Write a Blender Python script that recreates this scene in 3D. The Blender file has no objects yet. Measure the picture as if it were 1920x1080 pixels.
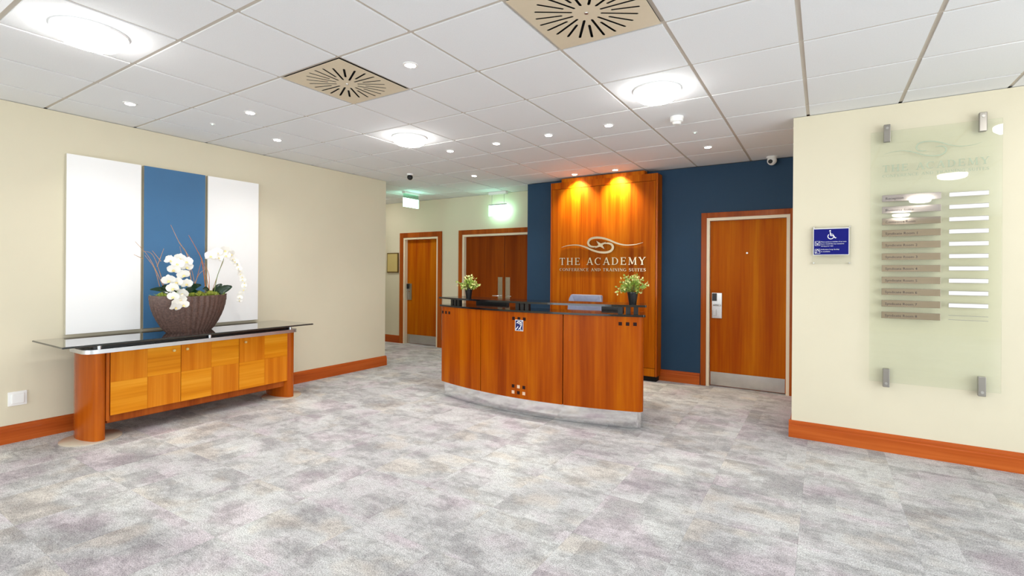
import bpy, bmesh, math, random
from mathutils import Vector, Matrix
PI = math.pi
random.seed(7)
SC = bpy.context.scene
COL = SC.collection

# ------------------------------------------------------------------ camera
cam_data = bpy.data.cameras.new('camera')
cam = bpy.data.objects.new('camera', cam_data); COL.objects.link(cam)
cam_data.sensor_width = 36.0
cam_data.lens = 912.2 / 1920 * 36
cam_data.shift_x = -24.3 / 1920
cam_data.shift_y = -29.5 / 1920
cam_data.clip_start = 0.05
cam.matrix_world = (Matrix.Translation((0, 0, 1.345)) @ Matrix.Rotation(math.radians(31.51), 4, 'Z')
                    @ Matrix.Rotation(PI / 2, 4, 'X') @ Matrix.Rotation(math.radians(0.379), 4, 'Z'))
SC.camera = cam
# ------------------------------------------------------------------ world, exposure
SC.view_settings.view_transform = 'Standard'
SC.view_settings.look = 'None'
SC.view_settings.gamma = 1.0
SC.view_settings.use_curve_mapping = False
SC.view_settings.exposure = 0.2
world = bpy.data.worlds.new('world'); SC.world = world
world.use_nodes = True
world.node_tree.nodes['Background'].inputs[0].default_value = (0.80, 0.90, 1.0, 1)
world.node_tree.nodes['Background'].inputs[1].default_value = 1.0
SC.cycles.use_denoising = True
SC.cycles.max_bounces = 12
SC.cycles.diffuse_bounces = 6
SC.cycles.transparent_max_bounces = 16
SC.cycles.sample_clamp_indirect = 6.0
SC.cycles.caustics_reflective = False
SC.cycles.caustics_refractive = False
DAY_REAR, DAY_SIDE = 130.0, 170.0
DOWN_W = 34.0
DOME_E, SPOT_E, WARM_W = 24.0, 60.0, 92.0
EXIT_E = 7.5

def area(name, loc, rot, sx, sy, power, color=(1, 1, 1)):
    l = bpy.data.lights.new(name, 'AREA'); l.shape = 'RECTANGLE'; l.size = sx; l.size_y = sy
    l.energy = power; l.color = color
    o = bpy.data.objects.new(name, l); COL.objects.link(o); o.location = loc; o.rotation_euler = rot
    return o
# daylight entering through the glazing of the entrance side (behind and right of the camera)
area('daylight_rear', (-2.9, -5.12, 1.35), (PI / 2, 0, 0), 4.3, 2.2, DAY_REAR, (0.90, 0.96, 1.0))
area('daylight_side', (3.72, -0.4, 1.35), (PI / 2, 0, PI / 2), 7.6, 2.2, DAY_SIDE, (0.92, 0.97, 1.0))

# ------------------------------------------------------------------ materials
def new_mat(name):
    m = bpy.data.materials.new(name); m.use_nodes = True
    nt = m.node_tree; b = nt.nodes['Principled BSDF']
    return m, nt, b
def srgb(r, g, b):
    f = lambda c: (c / 255 / 12.92) if c / 255 <= 0.04045 else ((c / 255 + 0.055) / 1.055) ** 2.4
    return (f(r), f(g), f(b), 1)
def plain(name, col, rough=0.5, metal=0.0, coat=0.0, noise=0.0, nscale=30, bump=0.0, bscale=200, spec=None):
    m, nt, b = new_mat(name)
    b.inputs['Base Color'].default_value = col
    b.inputs['Roughness'].default_value = rough
    b.inputs['Metallic'].default_value = metal
    b.inputs['Coat Weight'].default_value = coat
    if spec is not None: b.inputs['Specular IOR Level'].default_value = spec
    tc = nt.nodes.new('ShaderNodeTexCoord')
    if noise > 0:
        n = nt.nodes.new('ShaderNodeTexNoise'); n.inputs['Scale'].default_value = nscale; n.inputs['Detail'].default_value = 4
        nt.links.new(tc.outputs['Object'], n.inputs['Vector'])
        mx = nt.nodes.new('ShaderNodeMixRGB'); mx.blend_type = 'MULTIPLY'; mx.inputs[0].default_value = 1
        mx.inputs[1].default_value = col
        mr = nt.nodes.new('ShaderNodeMapRange'); mr.inputs[1].default_value = 0.3; mr.inputs[2].default_value = 0.7
        mr.inputs[3].default_value = 1 - noise; mr.inputs[4].default_value = 1 + noise * 0.4
        nt.links.new(n.outputs['Fac'], mr.inputs[0]); nt.links.new(mr.outputs[0], mx.inputs[2])
        nt.links.new(mx.outputs[0], b.inputs['Base Color'])
    if bump > 0:
        n2 = nt.nodes.new('ShaderNodeTexNoise'); n2.inputs['Scale'].default_value = bscale; n2.inputs['Detail'].default_value = 3
        nt.links.new(tc.outputs['Object'], n2.inputs['Vector'])
        bp = nt.nodes.new('ShaderNodeBump'); bp.inputs['Strength'].default_value = bump; bp.inputs['Distance'].default_value = 0.002
        nt.links.new(n2.outputs['Fac'], bp.inputs['Height']); nt.links.new(bp.outputs[0], b.inputs['Normal'])
    return m
def wood(name, dark, mid, light, axis='Z', rough=0.34, coat=0.06, broad=1.0, fine=1.0, contrast=1.0):
    m, nt, b = new_mat(name)
    tc = nt.nodes.new('ShaderNodeTexCoord')
    oi = nt.nodes.new('ShaderNodeObjectInfo')
    add = nt.nodes.new('ShaderNodeVectorMath'); add.operation = 'MULTIPLY_ADD'
    comb = nt.nodes.new('ShaderNodeCombineXYZ')
    for k in range(3): nt.links.new(oi.outputs['Random'], comb.inputs[k])
    add.inputs[1].default_value = (7.3, 3.1, 5.7)
    nt.links.new(comb.outputs[0], add.inputs[0]); nt.links.new(tc.outputs['Object'], add.inputs[2])
    def layer(scale, across, along, detail, dist=0.0):
        mp = nt.nodes.new('ShaderNodeMapping')
        s = [across] * 3; s['XYZ'.index(axis)] = along
        mp.inputs['Scale'].default_value = s
        nt.links.new(add.outputs[0], mp.inputs['Vector'])
        n = nt.nodes.new('ShaderNodeTexNoise'); n.inputs['Scale'].default_value = scale
        n.inputs['Detail'].default_value = detail; n.inputs['Distortion'].default_value = dist
        nt.links.new(mp.outputs[0], n.inputs['Vector'])
        return n.outputs['Fac']
    a = layer(1.0, 7 * broad, 0.45, 3, 0.3)
    f = layer(1.0, 60 * fine, 1.6, 4, 0.2)
    mt = nt.nodes.new('ShaderNodeMath'); mt.operation = 'MULTIPLY_ADD'; mt.inputs[1].default_value = 0.28
    sub = nt.nodes.new('ShaderNodeMath'); sub.operation = 'MULTIPLY'; sub.inputs[1].default_value = 0.72
    nt.links.new(a, sub.inputs[0]); nt.links.new(f, mt.inputs[0]); nt.links.new(sub.outputs[0], mt.inputs[2])
    r = nt.nodes.new('ShaderNodeValToRGB')
    h = 0.14 / contrast
    r.color_ramp.elements[0].position = 0.5 - h; r.color_ramp.elements[0].color = dark
    r.color_ramp.elements[1].position = 0.5 + h; r.color_ramp.elements[1].color = light
    e = r.color_ramp.elements.new(0.5); e.color = mid
    nt.links.new(mt.outputs[0], r.inputs[0]); nt.links.new(r.outputs[0], b.inputs['Base Color'])
    b.inputs['Roughness'].default_value = rough; b.inputs['Coat Weight'].default_value = coat
    b.inputs['Coat Roughness'].default_value = 0.12
    b.inputs['Specular IOR Level'].default_value = 0.09
    return m
def emit(name, col, e):
    m, nt, b = new_mat(name)
    b.inputs['Base Color'].default_value = (0.8, 0.8, 0.8, 1)
    b.inputs['Emission Color'].default_value = col; b.inputs['Emission Strength'].default_value = e
    return m
def glass(name, tint, refl=0.10):
    m, nt, b = new_mat(name); nt.nodes.remove(b)
    out = nt.nodes['Material Output']
    tr = nt.nodes.new('ShaderNodeBsdfTransparent'); tr.inputs[0].default_value = tint
    gl = nt.nodes.new('ShaderNodeBsdfGlossy'); gl.inputs['Roughness'].default_value = 0.02
    fr = nt.nodes.new('ShaderNodeFresnel'); fr.inputs[0].default_value = 1.5
    # the fresnel node inverts the index on the way out; feed it the inverse there so both faces reflect alike
    gm = nt.nodes.new('ShaderNodeNewGeometry'); mr = nt.nodes.new('ShaderNodeMapRange')
    mr.inputs[3].default_value = 1.5; mr.inputs[4].default_value = 1 / 1.5
    nt.links.new(gm.outputs['Backfacing'], mr.inputs[0]); nt.links.new(mr.outputs[0], fr.inputs[0])
    mx = nt.nodes.new('ShaderNodeMixShader')
    nt.links.new(fr.outputs[0], mx.inputs[0]); nt.links.new(tr.outputs[0], mx.inputs[1]); nt.links.new(gl.outputs[0], mx.inputs[2])
    nt.links.new(mx.outputs[0], out.inputs[0])
    return m

def carpet_mat():
    m, nt, b = new_mat('carpet')
    L = nt.links.new
    tc = nt.nodes.new('ShaderNodeTexCoord'); oi = nt.nodes.new('ShaderNodeObjectInfo')
    geo = nt.nodes.new('ShaderNodeNewGeometry')
    # every carpet tile is a different cut of the same print: random offset per object
    comb = nt.nodes.new('ShaderNodeCombineXYZ')
    for k in range(3): L(oi.outputs['Random'], comb.inputs[k])
    off = nt.nodes.new('ShaderNodeVectorMath'); off.operation = 'MULTIPLY_ADD'; off.inputs[1].default_value = (37, 71, 13)
    L(comb.outputs[0], off.inputs[0]); L(tc.outputs['Object'], off.inputs[2])
    def noise(vec, sc, det, rough=0.55, stretch=(1, 1, 1), dist=0.0):
        mp = nt.nodes.new('ShaderNodeMapping'); mp.inputs['Scale'].default_value = stretch
        L(vec, mp.inputs['Vector'])
        n = nt.nodes.new('ShaderNodeTexNoise'); n.inputs['Scale'].default_value = sc
        n.inputs['Detail'].default_value = det; n.inputs['Roughness'].default_value = rough
        n.inputs['Distortion'].default_value = dist
        L(mp.outputs[0], n.inputs['Vector']); return n
    def ramp(fac, stops):
        r = nt.nodes.new('ShaderNodeValToRGB'); r.color_ramp.interpolation = 'LINEAR'
        els = r.color_ramp.elements
        els[0].position, els[0].color = stops[0]; els[1].position, els[1].color = stops[-1]
        for p, c in stops[1:-1]:
            e = els.new(p); e.color = c
        L(fac, r.inputs[0]); return r.outputs[0]
    def mix(kind, f, a, c):
        x = nt.nodes.new('ShaderNodeMixRGB'); x.blend_type = kind
        if isinstance(f, float): x.inputs[0].default_value = f
        else: L(f, x.inputs[0])
        L(a, x.inputs[1])
        if isinstance(c, tuple): x.inputs[2].default_value = c
        else: L(c, x.inputs[2])
        return x.outputs[0]
    big = noise(geo.outputs['Position'], 0.9, 4, 0.6, (1.0, 1.3, 1), 0.6)
    tone = ramp(big.outputs['Fac'], [(0.36, srgb(186, 184, 186)), (0.5, srgb(202, 201, 202)), (0.64, srgb(216, 216, 215))])
    hue = noise(off.outputs[0], 2.2, 3, 0.5, (1, 1.3, 1))
    tint = ramp(hue.outputs['Fac'], [(0.36, srgb(252, 245, 251)), (0.46, srgb(252, 253, 254)), (0.54, srgb(251, 254, 254)), (0.64, srgb(255, 251, 244))])
    c = mix('MULTIPLY', 1.0, tone, tint)
    # the print of each tile: blocks and ragged blotches, cut off at the tile's edges
    snap = nt.nodes.new('ShaderNodeVectorMath'); snap.operation = 'SNAP'; snap.inputs[1].default_value = (0.25, 0.1667, 10.0)
    L(off.outputs[0], snap.inputs[0])
    wn = nt.nodes.new('ShaderNodeTexWhiteNoise'); wn.noise_dimensions = '3D'; L(snap.outputs[0], wn.inputs['Vector'])
    blk = noise(off.outputs[0], 5.2, 7, 0.72, (0.85, 1.25, 1), 0.15)
    wm = nt.nodes.new('ShaderNodeMapRange'); wm.inputs[3].default_value = -0.07; wm.inputs[4].default_value = 0.07
    L(wn.outputs['Value'], wm.inputs[0])
    ad = nt.nodes.new('ShaderNodeMath'); ad.operation = 'ADD'; L(blk.outputs['Fac'], ad.inputs[0]); L(wm.outputs[0], ad.inputs[1])
    bd = ramp(ad.outputs[0], [(0.38, (0.70, 0.69, 0.695, 1)), (0.46, (0.84, 0.835, 0.837, 1)), (0.53, (1.0, 1.0, 1.0, 1)), (0.64, (1.08, 1.08, 1.08, 1))])
    c = mix('MULTIPLY', 1.0, c, bd)
    mid = noise(geo.outputs['Position'], 34.0, 6, 0.8, (0.8, 1.3, 1), 0.1)
    md = ramp(mid.outputs['Fac'], [(0.38, (0.80, 0.795, 0.797, 1)), (0.5, (1, 1, 1, 1)), (0.66, (1.08, 1.08, 1.08, 1))])
    c = mix('MULTIPLY', 1.0, c, md)
    # yarn speckle (world space so it runs on)
    sp = noise(geo.outputs['Position'], 170, 4, 0.75)
    sd = ramp(sp.outputs['Fac'], [(0.38, (0.52, 0.52, 0.53, 1)), (0.5, (0.98, 0.98, 0.98, 1)), (0.62, (1.3, 1.3, 1.29, 1))])
    c = mix('MULTIPLY', 1.0, c, sd)
    L(c, b.inputs['Base Color'])
    b.inputs['Roughness'].default_value = 0.95; b.inputs['Specular IOR Level'].default_value = 0.1
    bp = nt.nodes.new('ShaderNodeBump'); bp.inputs['Strength'].default_value = 0.5; bp.inputs['Distance'].default_value = 0.004
    L(sp.outputs['Fac'], bp.inputs['Height']); L(bp.outputs[0], b.inputs['Normal'])
    return m

M = {}
M['carpet'] = carpet_mat()
M['cream'] = plain('cream_wall_paint', srgb(220, 212, 188), 0.75, noise=0.03, nscale=1.5, bump=0.12, bscale=260)
M['blue'] = plain('navy_wall_paint', srgb(16, 58, 88), 0.65, noise=0.04, nscale=2, bump=0.12, bscale=260)
M['tile'] = plain('ceiling_tile', srgb(238, 240, 243), 0.9, noise=0.03, nscale=160, bump=0.25, bscale=420)
M['rail'] = plain('ceiling_rail', srgb(205, 196, 184), 0.5)  # darker beige than the tiles: shade of the recess put into the colour
M['void'] = plain('ceiling_void', srgb(120, 118, 115), 0.9)
M['vent'] = plain('beige_vent_plate', srgb(222, 208, 182), 0.45, noise=0.02)
M['slot'] = plain('black_slot', srgb(8, 6, 5), 0.8)  # darkness of vent hollows and panel gap put into colour; also screens
M['door'] = wood('cherry_door_veneer', srgb(162, 70, 0), srgb(180, 90, 0), srgb(194, 110, 4), fine=0.8, rough=0.5, coat=0.0)
M['door_dark'] = wood('cherry_double_door_veneer', srgb(118, 48, 4), srgb(132, 58, 6), srgb(146, 68, 10), fine=0.8, rough=0.5, coat=0.0)
M['desk'] = wood('cherry_desk_veneer', srgb(136, 54, 0), srgb(160, 72, 0), srgb(178, 93, 0), fine=0.7, rough=0.38, coat=0.04)
M['feature'] = wood('cherry_feature_veneer', srgb(144, 62, 0), srgb(168, 82, 0), srgb(186, 104, 8), rough=0.5, coat=0.0, fine=0.9, broad=1.4, contrast=1.2)
M['casing'] = wood('cherry_trim', srgb(138, 62, 18), srgb(160, 76, 24), srgb(178, 92, 32), rough=0.3)
M['baseb'] = wood('baseboard_wood', srgb(160, 72, 26), srgb(180, 86, 34), srgb(196, 102, 44), axis='X', rough=0.3)
M['basey'] = wood('baseboard_wood_long', srgb(160, 72, 26), srgb(180, 86, 34), srgb(196, 102, 44), axis='Y', rough=0.3)
M['leg'] = wood('sideboard_leg_veneer', srgb(152, 66, 8), srgb(172, 82, 14), srgb(190, 98, 22), rough=0.2, coat=0.25)
M['ven_v'] = wood('amber_veneer_upright', srgb(196, 106, 16), srgb(210, 122, 22), srgb(222, 138, 34), axis='Z', rough=0.22, broad=2)
M['ven_h'] = wood('amber_veneer_crosswise', srgb(206, 120, 16), srgb(222, 140, 26), srgb(232, 156, 42), axis='Y', rough=0.22, broad=2)
M['frame'] = plain('cream_door_frame', srgb(238, 224, 196), 0.4)
M['steel'] = plain('brushed_steel', (0.55, 0.54, 0.52, 1), 0.28, 1.0, noise=0.05, nscale=60)
M['plinth'] = plain('polished_steel_plinth', (0.84, 0.85, 0.86, 1), 0.10, 1.0)
M['kick'] = plain('steel_kick_plate', (0.62, 0.60, 0.57, 1), 0.22, 1.0, noise=0.06, nscale=20)
M['mirror'] = plain('mirror_plate', (0.40, 0.35, 0.31, 1), 0.06, 1.0)
M['gunmetal'] = plain('satin_clip_metal', (0.36, 0.34, 0.31, 1), 0.30, 1.0)
M['rail_alu'] = plain('satin_aluminium', (0.72, 0.74, 0.77, 1), 0.32, 0.85)
M['granite'] = plain('black_granite', srgb(20, 18, 19), 0.10, 0, 0.0, noise=0.5, nscale=220)
M['black'] = plain('black_plastic', srgb(14, 14, 16), 0.35)
M['blacktop'] = plain('black_glass_top', srgb(20, 20, 24), 0.03, 0, 1.0)
M['glassedge'] = plain('glass_top_edge', srgb(52, 56, 54), 0.15)
M['disc'] = plain('beige_base_disc', srgb(214, 202, 184), 0.25, 0.3)
M['white'] = plain('white_satin', srgb(240, 240, 238), 0.45)
M['canvas'] = plain('white_canvas', srgb(250, 250, 250), 0.6, bump=0.1, bscale=500)
M['canvas_blue'] = plain('blue_canvas', srgb(62, 112, 156), 0.55, noise=0.05, nscale=3)
M['canvas_edge'] = plain('canvas_edge', srgb(196, 190, 172), 0.6)  # grey-beige holds the shade on the sides of the canvases
M['inlay_dark'] = plain('dark_inlay', srgb(34, 6, 3), 0.6, spec=0.2)
M['inlay_light'] = plain('light_inlay', srgb(222, 190, 160), 0.3)
M['seam'] = plain('panel_seam', srgb(70, 22, 6), 0.6)
M['signblue'] = plain('sign_blue', srgb(0, 6, 112), 0.5, spec=0.2)
M['signblue2'] = plain('loop_sign_blue', srgb(4, 10, 92), 0.3)
M['ink'] = plain('dark_ink', srgb(60, 50, 54), 0.5)
M['etch'] = plain('etched_grey', srgb(172, 182, 158), 0.6)
M['letter'] = plain('polished_letter_metal', (0.66, 0.56, 0.44, 1), 0.14, 1.0)
M['chairgrey'] = plain('grey_leather', srgb(140, 146, 172), 0.4, noise=0.08, nscale=30)
M['bowl'] = plain('brown_ribbed_ceramic', srgb(104, 80, 72), 0.45, noise=0.45, nscale=70, bump=0.5, bscale=150)
M['soil'] = plain('dark_soil', srgb(60, 46, 34), 0.9)
M['moss'] = plain('green_moss', srgb(120, 128, 34), 0.9, noise=0.7, nscale=60, bump=1, bscale=150)
M['twig'] = plain('brown_twig', srgb(190, 146, 108), 0.7, noise=0.3, nscale=40)
M['twigo'] = plain('orange_twig', srgb(196, 118, 56), 0.7, noise=0.3, nscale=40)
M['petal'] = plain('white_petal', srgb(250, 248, 242), 0.5)
M['lip'] = plain('cream_flower_lip', srgb(226, 206, 140), 0.5)
M['stem'] = plain('green_stem', srgb(110, 126, 60), 0.5)
M['leaf_dark'] = plain('dark_glossy_leaf', srgb(14, 46, 22), 0.18)
M['leaf'] = plain('pale_green_leaf', srgb(150, 176, 70), 0.5, noise=0.35, nscale=60)
M['leaf_tip'] = plain('cream_leaf', srgb(226, 226, 150), 0.5)
M['pot'] = plain('black_pot', srgb(16, 14, 16), 0.3)
M['gold'] = plain('gold_print', srgb(226, 204, 138), 0.3, 0.35)
M['goldframe'] = plain('dark_gold_frame', srgb(110, 78, 30), 0.4, 0.5)
M['dome'] = emit('round_light_diffuser', (1.0, 0.975, 0.93, 1), DOME_E)
M['led'] = emit('downlight_lamp', (1.0, 0.95, 0.88, 1), SPOT_E)
M['led_warm'] = emit('warm_downlight_lamp', (1.0, 0.78, 0.48, 1), SPOT_E)
M['exit'] = emit('lit_exit_panel', (0.42, 1.0, 0.74, 1), EXIT_E)
M['green_led'] = emit('green_indicator', (0.6, 1.0, 0.8, 1), 3)
M['dirglass'] = glass('directory_glass', (0.975, 0.99, 0.965, 1))
M['acrylic'] = glass('clear_acrylic', (0.97, 0.975, 0.97, 1))
M['exitclear'] = glass('green_tinted_acrylic', (0.72, 0.95, 0.85, 1))
M['window'] = glass('window_glass', (0.96, 0.98, 0.98, 1))

# ------------------------------------------------------------------ mesh helpers
WLOC = {}
def wloc(o):
    v = Vector((0, 0, 0))
    while o is not None: v += o.location; o = o.parent
    return v
def finish(name, bm, mats, parent=None, smooth=False, origin=None):
    """bm is in world coordinates; origin is put at `origin` (default parent's origin or 0)."""
    p = wloc(parent) if parent else Vector((0, 0, 0))
    o0 = Vector(origin) if origin is not None else p
    bmesh.ops.translate(bm, verts=bm.verts, vec=-o0)
    bmesh.ops.recalc_face_normals(bm, faces=bm.faces)
    me = bpy.data.meshes.new(name); bm.to_mesh(me); bm.free()
    if not isinstance(mats, (list, tuple)): mats = [mats]
    for m in mats: me.materials.append(m)
    if smooth:
        for f in me.polygons: f.use_smooth = True
        try: me.set_sharp_from_angle(angle=math.radians(40))
        except Exception: pass
    o = bpy.data.objects.new(name, me); COL.objects.link(o)
    if parent: o.parent = parent
    o.location = o0 - p
    return o
def B(): return bmesh.new()
def box(bm, x0, x1, y0, y1, z0, z1, mi=0, bev=0.0):
    vs = [bm.verts.new(c) for c in ((x0, y0, z0), (x1, y0, z0), (x1, y1, z0), (x0, y1, z0), (x0, y0, z1), (x1, y0, z1), (x1, y1, z1), (x0, y1, z1))]
    fs = [bm.faces.new([vs[i] for i in q]) for q in ((0, 3, 2, 1), (4, 5, 6, 7), (0, 1, 5, 4), (1, 2, 6, 5), (2, 3, 7, 6), (3, 0, 4, 7))]
    for f in fs: f.material_index = mi
    if bev > 0:
        es = list({e for f in fs for e in f.edges})
        r = bmesh.ops.bevel(bm, geom=es, offset=bev, segments=2, affect='EDGES', profile=0.5)
        for f in r['faces']: f.material_index = mi
    return fs
def bx(name, mat, parent, *c, bev=0.0, smooth=False, origin=None):
    bm = B(); box(bm, *c, bev=bev); return finish(name, bm, mat, parent, smooth, origin)
def prism(bm, pts, z0, z1, mi=0, axis='Z', inner=None):
    """extrude a closed polygon; axis Z: pts are x,y. axis Y: pts are x,z and z0,z1 are y. axis X: pts y,z."""
    def P(p, h):
        return {'Z': (p[0], p[1], h), 'Y': (p[0], h, p[1]), 'X': (h, p[0], p[1])}[axis]
    a = [bm.verts.new(P(p, z0)) for p in pts]; b = [bm.verts.new(P(p, z1)) for p in pts]
    n = len(pts); fs = []
    for i in range(n):
        fs.append(bm.faces.new((a[i], a[(i + 1) % n], b[(i + 1) % n], b[i])))
    fs.append(bm.faces.new(a)); fs.append(bm.faces.new(b))
    for f in fs: f.material_index = mi
    return fs
def strip(bm, quads, mi=0):
    pass
def cyl(bm, c, r, z0, z1, n=24, mi=0, r2=None):
    r2 = r if r2 is None else r2
    a = [bm.verts.new((c[0] + r * math.cos(2 * PI * i / n), c[1] + r * math.sin(2 * PI * i / n), z0)) for i in range(n)]
    b = [bm.verts.new((c[0] + r2 * math.cos(2 * PI * i / n), c[1] + r2 * math.sin(2 * PI * i / n), z1)) for i in range(n)]
    for i in range(n):
        bm.faces.new((a[i], a[(i + 1) % n], b[(i + 1) % n], b[i])).material_index = mi
    bm.faces.new(a).material_index = mi; bm.faces.new(b).material_index = mi
def lathe(bm, c, prof, n=24, mi=0):
    """prof: list of (r,z) from first to last; closes ends with r==0 or caps."""
    rings = []
    for r, z in prof:
        if r <= 1e-6: rings.append([bm.verts.new((c[0], c[1], z))])
        else: rings.append([bm.verts.new((c[0] + r * math.cos(2 * PI * i / n), c[1] + r * math.sin(2 * PI * i / n), z)) for i in range(n)])
    for a, b in zip(rings, rings[1:]):
        for i in range(n):
            j = (i + 1) % n
            if len(a) == 1 and len(b) == 1: continue
            if len(a) == 1: f = bm.faces.new((a[0], b[j], b[i]))
            elif len(b) == 1: f = bm.faces.new((a[i], a[j], b[0]))
            else: f = bm.faces.new((a[i], a[j], b[j], b[i]))
            f.material_index = mi
    for k in (0, -1):
        if len(rings[k]) > 1: bm.faces.new(rings[k]).material_index = mi
def tube(bm, pts, rad, n=6, mi=0, closed=False):
    pts = [Vector(p) for p in pts]
    rads = rad if isinstance(rad, (list, tuple)) else [rad] * len(pts)
    rings = []; prev = None
    for i, p in enumerate(pts):
        t = (pts[min(i + 1, len(pts) - 1)] - pts[max(i - 1, 0)]).normalized()
        ref = Vector((0, 0, 1)) if abs(t.z) < 0.9 else Vector((1, 0, 0))
        u = prev if prev is not None and abs(prev.dot(t)) < 0.9 else t.cross(ref).normalized()
        u = (u - t * u.dot(t)).normalized(); v = t.cross(u); prev = u
        rings.append([bm.verts.new(p + (u * math.cos(2 * PI * k / n) + v * math.sin(2 * PI * k / n)) * rads[i]) for k in range(n)])
    for a, b in zip(rings, rings[1:]):
        for k in range(n):
            bm.faces.new((a[k], a[(k + 1) % n], b[(k + 1) % n], b[k])).material_index = mi
    bm.faces.new(rings[0]).material_index = mi; bm.faces.new(rings[-1]).material_index = mi
def smoothpath(pts, n=6):
    """catmull-rom"""
    P = [Vector(p) for p in pts]; out = []
    P = [P[0] * 2 - P[1]] + P + [P[-1] * 2 - P[-2]]
    for i in range(1, len(P) - 2):
        for k in range(n):
            t = k / n
            a, b, c, d = P[i - 1], P[i], P[i + 1], P[i + 2]
            out.append(0.5 * ((2 * b) + (c - a) * t + (2 * a - 5 * b + 4 * c - d) * t * t + (3 * b - a - 3 * c + d) * t ** 3))
    out.append(P[-2]); return out
def tag(o, label=None, cat=None, group=None, kind=None):
    if label: o['label'] = label
    if cat: o['category'] = cat
    if group: o['group'] = group
    if kind: o['kind'] = kind
    return o
def thing(name, loc, label, cat, group=None):
    o = bpy.data.objects.new(name, None); COL.objects.link(o); o.location = loc
    o.empty_display_size = 0.1
    return tag(o, label, cat, group)
def struct(o): o['kind'] = 'structure'; return o
def sempty(name, loc=(0, 0, 0)):
    o = bpy.data.objects.new(name, None); COL.objects.link(o); o.location = loc; o['kind'] = 'structure'; return o

# ------------------------------------------------------------------ dimensions
CEIL = 2.64
XL, YRW, YB, YC = -5.35, 4.594, 6.12, 6.58
XR, YREAR = 3.8, -5.2
GX, GY = -0.112, 1.319      # ceiling grid

# ------------------------------------------------------------------ floor of carpet tiles
floor = sempty('floor')
def carpet_mesh(sx, sy):
    bm = B(); g = 0.0003
    box(bm, g, sx - g, g, sy - g, -0.012, 0.0)
    bmesh.ops.delete(bm, geom=[f for f in bm.faces if f.normal.z < -0.5], context='FACES_ONLY')
    me = bpy.data.meshes.new('carpet_tile'); bm.to_mesh(me); bm.free(); me.materials.append(M['carpet']); return me
cm = carpet_mesh(0.5, 0.5)
bx('floor_base', M['void'], floor, -8.9, XR + 0.1, YREAR - 0.1, YC + 0.1, -0.05, -0.011)
def in_room(x, y):      # tile with lower corner x,y of 0.5 overlaps the room
    if x + 0.5 <= -8.7 or y + 0.5 <= YREAR: return False
    if x + 0.5 <= XL and y + 0.5 <= 4.9: return False
    if y >= YC or x >= XR: return False
    if x >= -0.217 and y >= YRW: return False
    if x >= -3.71 + 0.02 and y >= YB + 0.05: return False
    return True
rest = []
for i in range(-14, 13):
    for j in range(-16, 10):
        x, y = -2.1 + 0.5 * i, 1.78 + 0.5 * j
        if not in_room(x, y): continue
        # the tiles the photograph shows are parts; the ones behind the camera are joined
        px = x + 0.25; py = y + 0.25
        depth = -px * math.sin(math.radians(31.51)) + py * math.cos(math.radians(31.51))
        side = px * math.cos(math.radians(31.51)) + py * math.sin(math.radians(31.51))
        if depth > 1.3 and side < depth * 1.15 + 0.4 and side > -depth * 1.2 - 0.5:
            o = bpy.data.objects.new('carpet_tile', cm); COL.objects.link(o); o.parent = floor
            o.location = (x, y, 0)
        else: rest.append((x, y))
bm = B()
for x, y in rest: box(bm, x + .0008, x + .4992, y + .0008, y + .4992, -0.012, 0)
tag(finish('carpet_tiling', bm, M['carpet'], floor), kind='stuff')

# ------------------------------------------------------------------ walls
WT = CEIL - 0.004
struct(bx('wall_left', M['cream'], None, XL - 0.15, XL, YREAR, 4.9, -0.01, WT))
struct(bx('wall_corridor_near', M['cream'], None, -8.85, XL - 0.15, 4.75, 4.9, -0.01, WT))
struct(bx('wall_corridor_end', M['cream'], None, -8.85, -8.7, 4.9, YC, -0.01, WT))
# corridor back wall with two openings
bm = B()
for (x0, x1, z0, z1) in ((-8.85, -6.72, -.01, WT), (-6.72, -5.81, 2.01, WT), (-5.81, -5.30, -.01, WT), (-5.30, -3.62, 2.01, WT), (-3.62, -3.40, -.01, WT)):
    box(bm, x0, x1, YC, YC + 0.16, z0, z1)
struct(finish('wall_corridor', bm, M['cream']))
# blue back wall with one opening
bm = B()
for (x0, x1, z0, z1) in ((-3.713, -1.205, -.01, WT), (-1.205, -0.295, 2.015, WT), (-0.295, -0.217, -.01, WT)):
    box(bm, x0, x1, YB, YB + 0.16, z0, z1)
struct(finish('wall_back', bm, M['blue']))
struct(bx('wall_recess', M['cream'], None, -3.56, -3.40, YB + 0.16, YC, -.01, WT))
struct(bx('wall_right', M['cream'], None, -0.217, XR + 0.15, YRW, YB + 0.16, -.01, WT))
# entrance sides behind and right of the camera, glazed
def glazed(name, along, a0, a1, fixed, th, openings, facing):
    bm = B(); cur = a0
    def seg(s0, s1, z0, z1):
        if along == 'X': box(bm, s0, s1, fixed - th, fixed, z0, z1)
        else: box(bm, fixed, fixed + th, s0, s1, z0, z1)
    for (o0, o1, z0, z1) in openings:
        seg(cur, o0, -.01, WT); seg(o0, o1, -.01, z0); seg(o0, o1, z1, WT); cur = o1
    seg(cur, a1, -.01, WT)
    struct(finish(name, bm, M['cream']))
ro = [(-5.1, -3.0, .25, 2.45), (-2.8, -0.7, .25, 2.45)]
so = [(-4.2, -1.8, .25, 2.45), (-1.6, 0.8, .25, 2.45), (1.0, 3.4, .25, 2.45)]
glazed('wall_rear', 'X', XL - 0.15, XR + 0.15, YREAR, 0.15, ro, 1)
glazed('wall_side', 'Y', YREAR, YRW, XR, 0.15, so, 1)
k = 0
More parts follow.
